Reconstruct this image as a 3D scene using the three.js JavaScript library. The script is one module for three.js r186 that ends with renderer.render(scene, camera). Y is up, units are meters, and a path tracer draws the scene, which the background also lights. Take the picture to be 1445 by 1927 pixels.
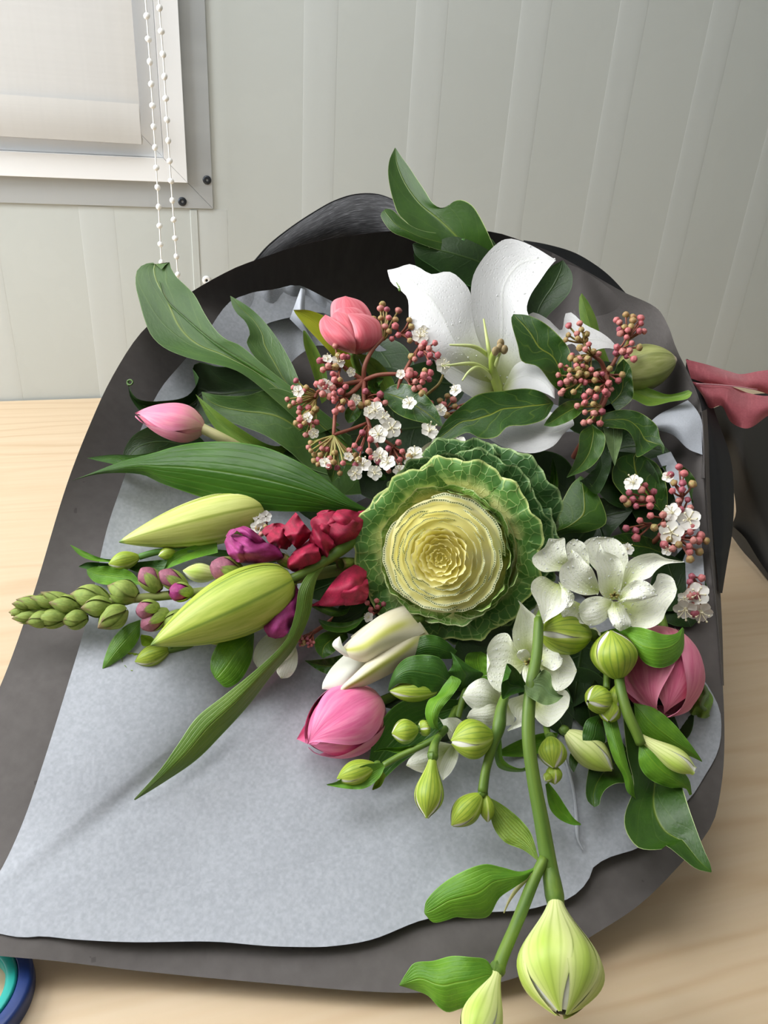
import * as THREE from 'three';
import { mergeGeometries, mergeVertices } from 'three/addons/utils/BufferGeometryUtils.js';
import { RectAreaLightUniformsLib } from 'three/addons/lights/RectAreaLightUniformsLib.js';
import { RoundedBoxGeometry } from 'three/addons/geometries/RoundedBoxGeometry.js';
import { Sky } from 'three/addons/objects/Sky.js';

// ---------- camera, sky, daylight, exposure ----------
const W = 1445, H = 1927, F = 1450, DESK = 0.74, CAM = 0.42, WALL = -1.195;
const scene = new THREE.Scene();
const camera = new THREE.PerspectiveCamera(2 * Math.atan(H / 2 / F) * 180 / Math.PI, W / H, 0.02, 60);
camera.position.set(0, DESK + CAM, 0);
camera.rotation.order = 'YXZ';
const RAD = Math.PI / 180;
camera.rotation.set(-27.74 * RAD, -17.34 * RAD, 3.9 * RAD);
camera.updateMatrixWorld(true);
const renderer = new THREE.WebGLRenderer({ antialias: true });
renderer.toneMapping = THREE.LinearToneMapping;
renderer.toneMappingExposure = 0.56;
renderer.shadowMap.enabled = true;
scene.background = new THREE.Color(0.80, 0.88, 1.0);   // flat overcast daylight outside
scene.backgroundIntensity = 3.0;
RectAreaLightUniformsLib.init();
function areaLight(w, h, color, intensity, pos, to) {
  const l = new THREE.RectAreaLight(color, intensity, w, h);
  l.position.set(...pos); l.lookAt(...to); l.name = 'daylight'; scene.add(l); return l;
}
// the big window in the left wall, and the strip light on the ceiling
areaLight(0.8, 1.0, new THREE.Color(0.98, 0.99, 1.0), 23, [-1.26, 1.7, -0.72], [2, 1.7, -0.72]);
areaLight(1.2, 0.5, new THREE.Color(0.98, 0.99, 1.0), 8, [-0.3, 2.36, -0.5], [-0.3, 0, -0.5]);

// ---------- helpers ----------
let seed = 20240607;
function rnd() { seed = (seed * 1664525 + 1013904223) >>> 0; return seed / 4294967296; }
const rr = (a, b) => a + (b - a) * rnd();
const lerp = (a, b, t) => a + (b - a) * t, clamp = (x, a = 0, b = 1) => Math.min(b, Math.max(a, x));
const sstep = (a, b, x) => { x = clamp((x - a) / (b - a)); return x * x * (3 - 2 * x); };
const V3 = (x, y, z) => new THREE.Vector3(x, y, z);
function hash(x, y) { let n = Math.imul(x | 0, 374761393) + Math.imul(y | 0, 668265263); n = Math.imul(n ^ (n >>> 13), 1274126177); return ((n ^ (n >>> 16)) >>> 0) / 4294967296; }
function vnoise(x, y) {
  const i = Math.floor(x), j = Math.floor(y), a = x - i, b = y - j, s = a * a * (3 - 2 * a), t = b * b * (3 - 2 * b);
  return lerp(lerp(hash(i, j), hash(i + 1, j), s), lerp(hash(i, j + 1), hash(i + 1, j + 1), s), t);
}
function fbm(x, y, n = 4) { let s = 0, a = 0.5, k = 1; for (let i = 0; i < n; i++) { s += a * vnoise(x * k + i * 17.3, y * k + i * 9.1); k *= 2.03; a *= 0.5; } return s; }
function worley(x, y) {                              // [nearest, gap to the second nearest]
  let a = 9, b = 9; const i0 = Math.floor(x), j0 = Math.floor(y);
  for (let i = -1; i < 2; i++) for (let j = -1; j < 2; j++) {
    const d = Math.hypot(i0 + i + 0.15 + 0.7 * hash(i0 + i, j0 + j) - x, j0 + j + 0.15 + 0.7 * hash(i0 + i + 91, j0 + j + 37) - y);
    if (d < a) { b = a; a = d; } else if (d < b) b = d;
  }
  return [a, b - a];
}
const hex = (h) => [(h >> 16) & 255, (h >> 8) & 255, h & 255];
const mix = (a, b, t) => [lerp(a[0], b[0], t), lerp(a[1], b[1], t), lerp(a[2], b[2], t)];
function tex(w, h, fn, srgb = true) {                // fn(u, v) -> [r, g, b] 0..255, v = 0 at the bottom row
  const d = new Uint8Array(w * h * 4);
  for (let y = 0; y < h; y++) for (let x = 0; x < w; x++) {
    const c = fn((x + 0.5) / w, (y + 0.5) / h), k = (y * w + x) * 4;
    d[k] = clamp(c[0], 0, 255); d[k + 1] = clamp(c[1], 0, 255); d[k + 2] = clamp(c[2], 0, 255); d[k + 3] = 255;
  }
  const t = new THREE.DataTexture(d, w, h, THREE.RGBAFormat);
  t.wrapS = t.wrapT = THREE.RepeatWrapping; t.magFilter = THREE.LinearFilter; t.minFilter = THREE.LinearFilter;
  if (srgb) t.colorSpace = THREE.SRGBColorSpace;
  t.needsUpdate = true; return t;
}
const mat = (o) => new THREE.MeshPhysicalMaterial({ side: THREE.DoubleSide, roughness: 0.6, ...o });

// a pixel of the photograph and a height t (cm) above the slanting face of the bouquet -> a point in the room
const GX = Math.sin(17.34 * RAD), GZ = -Math.cos(17.34 * RAD), SLOPE = 0.82, FOOT = 0.26;
function ray(px, py) { return V3((px - W / 2) / F, -(py - H / 2) / F, -1).applyQuaternion(camera.quaternion).normalize(); }
function P(px, py, t = 0, minh = 0.004) {
  const r = ray(px, py);
  let d = (CAM + SLOPE * FOOT) / (SLOPE * (r.x * GX + r.z * GZ) - r.y);
  if (r.y < 0) { const e = (CAM - 0.003) / -r.y, k = 0.06, h = Math.max(k - Math.abs(d - e), 0) / k; d = Math.min(d, e) - h * h * k / 4; }
  d -= t / 100;
  if (CAM + d * r.y < minh) d = (minh - CAM) / r.y;
  return r.multiplyScalar(d).add(camera.position);
}
function onDesk(px, py, h = 0) { const r = ray(px, py); return r.multiplyScalar((h - CAM) / r.y).add(camera.position); }
function onWall(px, py, off = 0) { const r = ray(px, py); return r.multiplyScalar((WALL + off) / r.z).add(camera.position); }
const distOf = (p) => p.distanceTo(camera.position);

// Catmull-Rom through lists of numbers, chord-length parameter
function cr(pts) {
  const n = pts.length, k = [0];
  for (let i = 1; i < n; i++) k.push(k[i - 1] + Math.max(1e-6, Math.hypot(pts[i][0] - pts[i - 1][0], pts[i][1] - pts[i - 1][1], ((pts[i][2] || 0) - (pts[i - 1][2] || 0)) * (pts[i][0] > 5 ? 25 : 1))));
  const T = k[n - 1];
  return (u) => {
    const s = clamp(u) * T; let i = 0; while (i < n - 2 && s > k[i + 1]) i++;
    const h = k[i + 1] - k[i], a = (s - k[i]) / h, a2 = a * a, a3 = a2 * a, out = [];
    for (let c = 0; c < pts[i].length; c++) {
      const p0 = pts[i][c] || 0, p1 = pts[i + 1][c] || 0;
      const m0 = i > 0 ? (p1 - (pts[i - 1][c] || 0)) / (k[i + 1] - k[i - 1]) : (p1 - p0) / h;
      const m1 = i < n - 2 ? ((pts[i + 2][c] || 0) - p0) / (k[i + 2] - k[i]) : (p1 - p0) / h;
      out.push((2 * a3 - 3 * a2 + 1) * p0 + (a3 - 2 * a2 + a) * h * m0 + (-2 * a3 + 3 * a2) * p1 + (a3 - a2) * h * m1);
    }
    return out;
  };
}
function grid(nu, nv, fn) {                          // fn(u, v) -> Vector3, u along 0..1, v across 0..1
  const pos = new Float32Array((nu + 1) * (nv + 1) * 3), uv = new Float32Array((nu + 1) * (nv + 1) * 2), idx = [];
  for (let i = 0; i <= nu; i++) for (let j = 0; j <= nv; j++) {
    const k = i * (nv + 1) + j, p = fn(i / nu, j / nv);
    pos.set([p.x, p.y, p.z], k * 3); uv.set([j / nv, i / nu], k * 2);
    if (i < nu && j < nv) idx.push(k, k + nv + 1, k + 1, k + 1, k + nv + 1, k + nv + 2);
  }
  const g = new THREE.BufferGeometry();
  g.setAttribute('position', new THREE.BufferAttribute(pos, 3)); g.setAttribute('uv', new THREE.BufferAttribute(uv, 2));
  g.setIndex(idx); g.computeVertexNormals(); return g;
}
// a blade between two traced edges, base to tip; fold: how far (cm) the midrib lies above them
function blade(L, R, o = {}) {
  const l = cr(L), r = cr(R), m = o.M ? cr(o.M) : null, k = o.k || 1.6, A = o.ruffle || 0, fr = o.freq || 5, ph = o.ph ?? rnd() * 6.28;
  const fold = o.fold || 0, lift = o.lift || 0;
  return grid(o.nu || 26, o.nv || 12, (u, v) => {
    const a = l(u), b = r(u), w = v * 2 - 1, av = Math.abs(w), body = Math.sin(Math.PI * clamp(0.04 + u * 0.96));
    const c = m ? m(u) : [(a[0] + b[0]) / 2, (a[1] + b[1]) / 2, ((a[2] || 0) + (b[2] || 0)) / 2 + fold * body];
    const q = [0, 1, 2].map((i) => { const ai = a[i] || 0, bi = b[i] || 0; return c[i] + w * (bi - ai) / 2 + Math.pow(av, k) * ((ai + bi) / 2 - c[i]); });
    q[2] += lift + A * Math.pow(av, 2.5) * Math.sin(fr * 6.283 * u + ph + (w > 0 ? 1.7 : 0)) * body;
    const h = (o.hump || 0) * (1 - av) * Math.sin(9 * u + ph) * body;
    return P(q[0], q[1], q[2] + h, o.minh);
  });
}
const SH = {
  ovate: (u) => Math.pow(Math.sin(Math.PI * Math.pow(u, 0.8)), 0.85),
  lance: (u) => Math.pow(Math.sin(Math.PI * Math.pow(u, 0.85)), 1.15),
  strap: (u) => Math.pow(Math.sin(Math.PI * clamp(u, 0.0, 1)), 0.55) * (1 - 0.15 * u),
  petal: (u) => 0.22 * (1 - u) + Math.pow(Math.sin(Math.PI * Math.pow(u, 1.35)), 0.8),
  round: (u) => 0.12 * (1 - u) + Math.pow(Math.max(0, Math.sin(Math.PI * Math.pow(u, 1.6))), 0.55),
  oval: (u) => Math.pow(Math.sin(Math.PI * u), 0.62),
};
// a leaf or petal from its midrib [px, py, t] and its half width in pixels
function leaf(S, w, o = {}) {
  const s = cr(S), shape = o.shape || SH.ovate, L = [], R = [], M = [], n = 13;
  for (let i = 0; i < n; i++) {
    const u = i / (n - 1), p = s(u), a = s(Math.max(0, u - 0.02)), b = s(Math.min(1, u + 0.02));
    const dx = b[0] - a[0], dy = b[1] - a[1], q = Math.hypot(dx, dy) || 1, nx = dy / q, ny = -dx / q, k = Math.max(shape(u), 0.012) * w;
    const f = shape(u) * (o.fold || 0), t = p[2] || 0;
    L.push([p[0] + nx * k * (o.wl ?? 1), p[1] + ny * k * (o.wl ?? 1), t + (o.tl || 0) * shape(u)]);
    R.push([p[0] - nx * k * (o.wr ?? 1), p[1] - ny * k * (o.wr ?? 1), t + (o.tr || 0) * shape(u)]);
    M.push([p[0], p[1], t + f]);
  }
  return blade(L, R, { ...o, M, fold: 0 });
}
// a round stem through points; radii in pixels at its two ends (or a list along it)
function tube(pts, rad, o = {}) {
  const p3 = pts.map((p) => p.isVector3 ? p : P(...p)), n = o.n || Math.max(8, pts.length * 5), m = o.m || 8;
  const c = new THREE.CatmullRomCurve3(p3, false, 'centripetal'), rad_ = Array.isArray(rad) ? rad : [rad, rad];
  const fr = c.computeFrenetFrames(n, false), pos = [], uv = [], idx = [];
  for (let i = 0; i <= n; i++) {
    const u = i / n, p = c.getPointAt(u), k = u * (rad_.length - 1), a = Math.min(rad_.length - 2, Math.floor(k));
    const r = (o.metres ? 1 : distOf(p) / F) * lerp(rad_[a], rad_[a + 1], k - a);
    for (let j = 0; j <= m; j++) {
      const th = j / m * Math.PI * 2, q = p.clone().addScaledVector(fr.normals[i], Math.cos(th) * r).addScaledVector(fr.binormals[i], Math.sin(th) * r);
      pos.push(q.x, q.y, q.z); uv.push(j / m, u);
      if (i < n && j < m) { const b = i * (m + 1) + j; idx.push(b, b + 1, b + m + 1, b + 1, b + m + 2, b + m + 1); }
    }
  }
  for (const i of [0, n]) {                          // end caps
    const p = c.getPointAt(i / n), e = pos.length / 3; pos.push(p.x, p.y, p.z); uv.push(0.5, i / n);
    for (let j = 0; j < m; j++) { const b = i * (m + 1) + j; i ? idx.push(b, b + 1, e) : idx.push(b + 1, b, e); }
  }
  const g = new THREE.BufferGeometry();
  g.setAttribute('position', new THREE.Float32BufferAttribute(pos, 3)); g.setAttribute('uv', new THREE.Float32BufferAttribute(uv, 2));
  g.setIndex(idx); g.computeVertexNormals(); return g;
}
// the frame of a bud or cup: from base to tip, with local y along it and local z turned towards the camera; returns {M, len}
function axisFrame(A, B, spin = 0) {
  const y = B.clone().sub(A), len = y.length(); y.normalize();
  const z = camera.position.clone().sub(A); z.addScaledVector(y, -z.dot(y)).normalize();
  const x = y.clone().cross(z).normalize();
  const M = new THREE.Matrix4().makeBasis(x, y, z).setPosition(A).multiply(new THREE.Matrix4().makeRotationY(spin));
  return { M, len };
}
// one tepal of a closed flower: a strip of the lathe surface prof(u) round local y, facing angle th
function shell(o) {
  const { len, rad, prof, th, ha, off = 0, curl = 0, keel = 0, edge = 0, u1 = 1, u0 = 0 } = o;
  return grid(o.nu || 22, o.nv || 12, (a, v) => {
    const u = lerp(u0, u1, a), w = v * 2 - 1, taper = o.taper ? o.taper(a) : Math.pow(Math.sin(Math.PI * clamp(0.12 + a * 0.88)), 0.6), ang = th + w * ha * taper;
    let r = rad * (prof(u) + off + edge * Math.pow(Math.abs(w), 3) * a + keel * Math.exp(-w * w * 30) * Math.sin(Math.PI * a)) + curl * rad * Math.pow(a, 6);
    r = Math.max(r, 0.0002);
    return V3(Math.sin(ang) * r, len * (u + (o.tipv ? o.tipv * Math.pow(a, 3) * (1 - w * w) : 0)), Math.cos(ang) * r);
  });
}
const profEgg = (u) => Math.pow(Math.sin(Math.PI * Math.pow(clamp(u, 0.001, 0.999), 0.8)), 0.75);
function lathe(len, rad, prof, m = 18, n = 20, ridge = 0, k = 6) {
  return grid(n, m, (u, v) => { const th = v * Math.PI * 2, r = Math.max(1e-5, rad * prof(u) * (1 + ridge * Math.cos(k * th))); return V3(Math.sin(th) * r, len * u, Math.cos(th) * r); });
}

// ---------- things and parts ----------
const used = {};
function numbered(n) { const k = used[n] || 0; used[n] = k + 1; return k ? n + '_' + String(k).padStart(3, '0') : n; }
const things = [];
function thing(name, label, category, group) {
  const g = new THREE.Group(); g.name = numbered(name); g.userData = { label, category };
  if (group) g.userData.group = group;
  g.own = {}; scene.add(g); things.push(g); return g;
}
function structure(name) { const g = new THREE.Group(); g.name = name; g.userData = { kind: 'structure' }; g.own = {}; scene.add(g); return g; }
function part(t, name, geo, m, label) {
  const o = new THREE.Mesh(geo, m); t.own = t.own || {};
  const k = t.own[name] || 0; t.own[name] = k + 1; o.name = k ? name + '_' + String(k).padStart(3, '0') : name;
  o.castShadow = o.receiveShadow = true; if (label) o.userData.label = label;
  t.add(o); return o;
}
function place(o, M) { o.applyMatrix4(M); return o; }
function single(name, geo, m, label, category, group) {     // a thing that is one mesh
  const o = new THREE.Mesh(geo, m); o.name = numbered(name); o.userData = { label, category }; if (group) o.userData.group = group;
  o.castShadow = o.receiveShadow = true; scene.add(o); things.push(o); return o;
}
function settle() {                                   // puts each thing's origin at its base
  const box = new THREE.Box3(), base = V3();
  for (const t of things) {
    t.updateMatrixWorld(true); box.setFromObject(t); if (box.isEmpty()) continue;
    base.set((box.min.x + box.max.x) / 2, box.min.y, (box.min.z + box.max.z) / 2);
    if (t.isMesh) { t.geometry = t.geometry.clone().translate(-base.x, -base.y, -base.z); t.position.copy(base); }
    else { for (const c of t.children) c.position.sub(base); t.position.copy(base); }
  }
}
const box = (x0, x1, y0, y1, z0, z1) => new THREE.BoxGeometry(x1 - x0, y1 - y0, z1 - z0).translate((x0 + x1) / 2, (y0 + y1) / 2, (z0 + z1) / 2);

// ---------- materials of the room ----------
const wallTex = tex(512, 512, (u, v) => { const n = fbm(u * 6, v * 6, 5), s = hash(Math.floor(u * 256), Math.floor(v * 256)) > 0.9996 ? -35 : 0; return [198 + n * 8 + s, 203 + n * 8 + s, 200 + n * 8 + s]; });
const wallMat = mat({ map: wallTex, color: 0xffffff, roughness: 0.42 });
const ribMat = mat({ color: 0xcdd2d0, roughness: 0.38 });
const ceilMat = mat({ color: 0xe9e9e6, roughness: 0.9 });
const floorMat = mat({ map: tex(256, 256, (u, v) => { const n = fbm(u * 30, v * 30, 4); return [120 + n * 40, 118 + n * 38, 112 + n * 36]; }), roughness: 0.8 });
const alu = mat({ map: tex(512, 64, (u, v) => { const n = fbm(u * 3, v * 60, 4); return [186 + n * 26, 190 + n * 26, 192 + n * 26]; }), metalness: 0.35, roughness: 0.38 });
const whiteAlu = mat({ color: 0xfbfcfd, roughness: 0.32 });
const glassMat = mat({ color: 0xffffff, transmission: 1, thickness: 0, roughness: 0.02, ior: 1.5 });
const XL = -1.3, XR = 2.3, ZF = 2.0, CEIL = 2.4;

// window in the back wall: outer flange corner at the traced pixel
const wc = onWall(401, 393), WX1 = wc.x, WY0 = wc.y, WX0 = WX1 - 1.05, WY1 = WY0 + 0.86, FL = 0.036;
const hx0 = WX0 + FL, hx1 = WX1 - FL, hy0 = WY0 + FL, hy1 = WY1 - FL;
const back = structure('wall_back');
part(back, 'wall_sheet', mergeGeometries([
  box(XL - 0.1, hx0, 0, CEIL, WALL - 0.06, WALL), box(hx1, XR + 0.1, 0, CEIL, WALL - 0.06, WALL),
  box(hx0, hx1, 0, hy0, WALL - 0.06, WALL), box(hx0, hx1, hy1, CEIL, WALL - 0.06, WALL)]), wallMat);
function ribGeo(x, y0, y1) {
  const s = new THREE.Shape(); s.moveTo(-0.024, -0.0002); for (let i = -8; i <= 8; i++) s.lineTo(i * 0.0028, 0.00045 * (1 - Math.pow(i / 8.6, 4))); s.lineTo(0.024, -0.0002);
  return new THREE.ExtrudeGeometry(s, { depth: y1 - y0, bevelEnabled: false, steps: 1 }).rotateX(-Math.PI / 2).scale(1, 1, -1).rotateY(0).translate(x, y0, WALL);
}
for (let i = -9; i < 13; i++) {
  const x = 0.2385 + i * 0.1545;
  const spans = (x > WX0 - 0.02 && x < WX1 + 0.02) ? [[0, WY0 - 0.001], [WY1 + 0.001, CEIL]] : [[0, CEIL]];
  if (x < XR && x > XL) for (const [a, b] of spans) { const g = ribGeo(0, 0, b - a); g.computeVertexNormals(); const o = part(back, 'rib', g, ribMat); o.position.set(x, a, 0); }
}
{ const s = onWall(368, 470); part(back, 'joint_strip', new RoundedBoxGeometry(0.010, WY0 - 0.002, 0.0016, 2, 0.0007).translate(s.x, (WY0 - 0.002) / 2, WALL + 0.0006), wallMat); }
{ const c = onWall(389, 528, 0.003), g = structure('unused'); scene.remove(g);
  const cap = part(back, 'screw_cap', new THREE.LatheGeometry([[0.0018, 0.002], [0.0026, 0.0036], [0.0055, 0.003], [0.0066, 0]].map((a) => new THREE.Vector2(...a)), 20).rotateX(Math.PI / 2), mat({ color: 0xf4f4f2, roughness: 0.35 }), 'white screw cap with a dark centre');
  cap.position.set(c.x, c.y, WALL);
  const dot = part(cap, 'screw_recess', new THREE.CylinderGeometry(0.0022, 0.0022, 0.0022, 12).rotateX(Math.PI / 2), mat({ color: 0x2a2a2a, roughness: 0.5 })); dot.position.z = 0.0012; }

const wl = structure('wall_left'), oz0 = -1.12, oz1 = -0.32, oy0 = 1.2, oy1 = 2.2;
part(wl, 'wall_sheet', mergeGeometries([box(XL - 0.1, XL, 0, oy0, WALL, ZF), box(XL - 0.1, XL, oy1, CEIL, WALL, ZF), box(XL - 0.1, XL, oy0, oy1, WALL, oz0), box(XL - 0.1, XL, oy0, oy1, oz1, ZF)]), wallMat);
const w2 = structure('window_2');
part(w2, 'window_frame', mergeGeometries([box(XL - 0.06, XL + 0.012, oy0, oy0 + 0.05, oz0, oz1), box(XL - 0.06, XL + 0.012, oy1 - 0.05, oy1, oz0, oz1), box(XL - 0.06, XL + 0.012, oy0 + 0.05, oy1 - 0.05, oz0, oz0 + 0.05), box(XL - 0.06, XL + 0.012, oy0 + 0.05, oy1 - 0.05, oz1 - 0.05, oz1)]), whiteAlu);
part(w2, 'pane', box(XL - 0.03, XL - 0.026, oy0 + 0.05, oy1 - 0.05, oz0 + 0.05, oz1 - 0.05), glassMat);
part(structure('wall_right'), 'wall_sheet', box(XR, XR + 0.1, 0, CEIL, WALL, ZF), wallMat);
part(structure('wall_front'), 'wall_sheet', box(XL - 0.1, XR + 0.1, 0, CEIL, ZF, ZF + 0.1), mat({ color: 0xa8a6a0, roughness: 0.9 }));
part(structure('floor'), 'floor_slab', box(XL - 0.1, XR + 0.1, -0.1, 0, WALL - 0.06, ZF + 0.1), floorMat);
part(structure('ceiling'), 'ceiling_panel', box(XL - 0.1, XR + 0.1, CEIL, CEIL + 0.1, WALL - 0.06, ZF + 0.1), ceilMat);
{ const t = thing('ceiling_light', 'white rectangular ceiling light panel above the desk', 'lamp');
  part(t, 'housing', mergeGeometries([box(-0.93, 0.33, CEIL - 0.028, CEIL, -0.78, -0.22)]), whiteAlu);
  part(t, 'diffuser', new RoundedBoxGeometry(1.2, 0.008, 0.5, 2, 0.003).translate(-0.3, CEIL - 0.0285, -0.5), mat({ color: 0xffffff, emissive: 0xffffff, emissiveIntensity: 1.2 })); }

// ---------- window, blind and chain ----------
const win = structure('window_1');
function rail(x0, y0, x1, y1, wIn, z0, z1, dir) {     // a mitred rail along one side of the opening; dir: which side the inside is
  const s = new THREE.Shape(), horiz = dir === 'up' || dir === 'down', k = dir === 'up' || dir === 'right' ? 1 : -1;
  if (horiz) { s.moveTo(x0, y0); s.lineTo(x1, y0); s.lineTo(x1 - wIn, y0 + k * wIn); s.lineTo(x0 + wIn, y0 + k * wIn); }
  else { s.moveTo(x0, y0); s.lineTo(x0, y1); s.lineTo(x0 + k * wIn, y1 - wIn); s.lineTo(x0 + k * wIn, y0 + wIn); }
  return new THREE.ExtrudeGeometry(s, { depth: z1 - z0 - 0.001, bevelEnabled: true, bevelThickness: 0.0005, bevelSize: 0.0005, bevelOffset: -0.0007, bevelSegments: 1 }).translate(0, 0, WALL + z0);
}
function ringRails(name, x0, x1, y0, y1, w, z0, z1, m) {
  part(win, name, rail(x0, y0, x1, y0, w, z0, z1, 'up'), m); part(win, name, rail(x1, y0, x1, y1, w, z0, z1, 'left'), m);
  part(win, name, rail(x0, y1, x1, y1, w, z0, z1, 'down'), m); part(win, name, rail(x0, y0, x0, y1, w, z0, z1, 'right'), m);
}
const FI = FL - 0.002, SW = 0.030;
ringRails('flange', WX0, WX1, WY0, WY1, FL, 0, 0.0035, alu);
ringRails('frame_rail', WX0 + FI, WX1 - FI, WY0 + FI, WY1 - FI, SW, -0.05, 0.012, whiteAlu);
ringRails('sash_rail', WX0 + FI + SW, WX1 - FI - SW, WY0 + FI + SW, WY1 - FI - SW, 0.045, -0.05, 0.002, whiteAlu);
part(win, 'pane', box(hx0 + 0.05, hx1 - 0.05, hy0 + 0.05, hy1 - 0.05, WALL - 0.035, WALL - 0.031), glassMat);
const steel = mat({ color: 0x3c4046, metalness: 0.6, roughness: 0.4 });
for (const [x, y] of [[389.5, 339], [343, 379.5]]) {
  const c = onWall(x, y, 0.004), o = part(win, 'screw', new THREE.LatheGeometry([[0.0015, 0.0012], [0.0017, 0.0022], [0.0042, 0.002], [0.0058, 0.0008], [0.006, 0]].map((a) => new THREE.Vector2(...a)), 18).rotateX(Math.PI / 2), steel);
  o.position.set(c.x, c.y, WALL + 0.003);
  const d = part(o, 'screw_recess', new THREE.CylinderGeometry(0.0019, 0.0019, 0.001, 6).rotateX(Math.PI / 2), mat({ color: 0x9a9da0, metalness: 0.5, roughness: 0.4 })); d.position.z = 0.0011;
}
const blindMat = mat({ map: tex(256, 256, (u, v) => { const n = 8 * hash(Math.floor(u * 256), 3) + 8 * hash(5, Math.floor(v * 256)); return [212 + n * 0.3, 210 + n * 0.3, 206 + n * 0.3]; }), roughness: 0.95, transmission: 0.12, thickness: 0 });
{ const t = thing('roller_blind', 'pale cream roller blind pulled down over the aluminium window', 'blind');
  const e = onWall(268, 272, 0.022), x1 = e.x, y0 = e.y, z = WALL + 0.024;
  part(t, 'fabric', grid(30, 30, (u, v) => V3(lerp(WX0 + 0.06, x1, v) + (u < 0.1 ? 0.0016 * Math.sin(u * 60) * v : 0), lerp(y0, WY1 - 0.02, Math.pow(u, 1.4)) + 0.006 * (1 - v) * (1 - u), z + 0.0015 * Math.sin(u * 14 + v * 3) * v)), blindMat);
  part(t, 'hem', grid(6, 30, (u, v) => V3(lerp(WX0 + 0.06, x1 - 0.001, v), y0 + 0.0005 + u * 0.047 + 0.006 * (1 - v), z + 0.0022 + 0.002 * Math.sin(Math.PI * u) + 0.001 * Math.sin(v * 9))), blindMat, 'hem pocket along the bottom of the blind');
  part(t, 'roller_tube', new THREE.CylinderGeometry(0.018, 0.018, x1 - WX0 - 0.06, 24).rotateZ(Math.PI / 2).translate((x1 + WX0 + 0.06) / 2, WY1 - 0.02, z - 0.004), whiteAlu);
}
{ const t = thing('bead_chain', 'white beaded pull chain hanging in two strands beside the blind', 'chain');
  const m = mat({ color: 0xf3f3f0, roughness: 0.4 }), bead = new THREE.SphereGeometry(0.0037, 14, 10);
  const strand = (pts, off, y0) => {
    const top = onWall(...pts[0], off); const p3 = [V3(top.x, WY1 - 0.03, WALL + off), ...pts.map((p) => onWall(...p, off))];
    part(t, 'cord', tube(p3, [0.0011, 0.0011], { metres: true, n: 40, m: 6 }), m);
    const c = new THREE.CatmullRomCurve3(p3, false, 'centripetal'), L = c.getLength();
    for (let s = y0; s < L; s += 0.0242) { const p = c.getPointAt(1 - s / L), o = part(t, 'bead', bead, m); o.position.copy(p); o.scale.set(1, 1.12, 1); o.rotation.z = s * 40; }
  };
  strand([[274, 0], [283, 130], [290, 250], [298, 380], [303, 480], [310, 600]], 0.045, 0.006);
  strand([[299, 0], [308, 120], [316, 255], [326, 400], [334, 510], [340, 600]], 0.05, 0.014);
}

// ---------- desk ----------
const woodTex = tex(1024, 1024, (u, v) => {
  const w = fbm(u * 4, v * 9, 4) * 1.1, y = v * 44 + w * 4.5 + 0.35 * Math.sin(u * 5), line = Math.pow(Math.abs(Math.sin(y * 3.1416)), 14), fine = fbm(u * 24, v * 330, 3), broad = fbm(u * 2 + 5, v * 5, 3);
  const c = mix([216, 195, 166], [201, 173, 137], clamp(0.55 * broad + 0.6 * fine - 0.15)), d = mix(c, [168, 128, 88], line * 0.46 * Math.pow(fbm(u * 7, v * 13, 3), 1.6));
  return d;
});
{ const t = thing('desk', 'pale beech laminate desk pushed against the ribbed wall', 'desk');
  const wood = mat({ map: woodTex, roughness: 0.42 });
  const top = new THREE.BoxGeometry(2.2, 0.025, 1.12, 1, 1, 1); const p = top.attributes.position, uv = top.attributes.uv;
  for (let i = 0; i < p.count; i++) uv.setXY(i, p.getX(i) / 2.4 + 0.5, p.getZ(i) / 1.3 + 0.5);
  part(t, 'desktop', top.translate(0.42, DESK - 0.0125, WALL + 0.565), wood);
  for (const x of [-0.63, 1.47]) part(t, 'side_panel', box(x - 0.0125, x + 0.0125, 0, DESK - 0.025, WALL + 0.06, WALL + 1.05), wood);
  part(t, 'back_panel', box(-0.615, 1.455, 0.35, DESK - 0.025, WALL + 0.08, WALL + 0.098), wood);
}

// ---------- wrapping papers, ribbons, ring ----------
const charTex = tex(512, 512, (u, v) => { const n = fbm(u * 40, v * 40, 4), s = fbm(u * 14 + 9, v * 14, 2) > 0.62 && hash(Math.floor(u * 90), Math.floor(v * 90)) > 0.93 ? -14 : 0, k = 88 + n * 13 + s; return [k + 1, k - 4, k - 6]; });
const charcoal = mat({ map: charTex, roughness: 0.82, bumpMap: charTex, bumpScale: 0.0003 });
const tissueTex = tex(512, 512, (u, v) => { const n = fbm(u * 120, v * 120, 3), b = fbm(u * 4, v * 4, 3), k = 160 + n * 30 + b * 10; return [k - 5, k - 1, k + 7]; });
const tissue = mat({ map: tissueTex, roughness: 0.55, bumpMap: tissueTex, bumpScale: 0.0006, sheen: 0.2 });
const planar = (g, s = 5) => { const p = g.attributes.position, uv = g.attributes.uv; for (let i = 0; i < uv.count; i++) uv.setXY(i, p.getX(i) * s, (p.getZ(i) - p.getY(i)) * s * 0.75); return g; };
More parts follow.
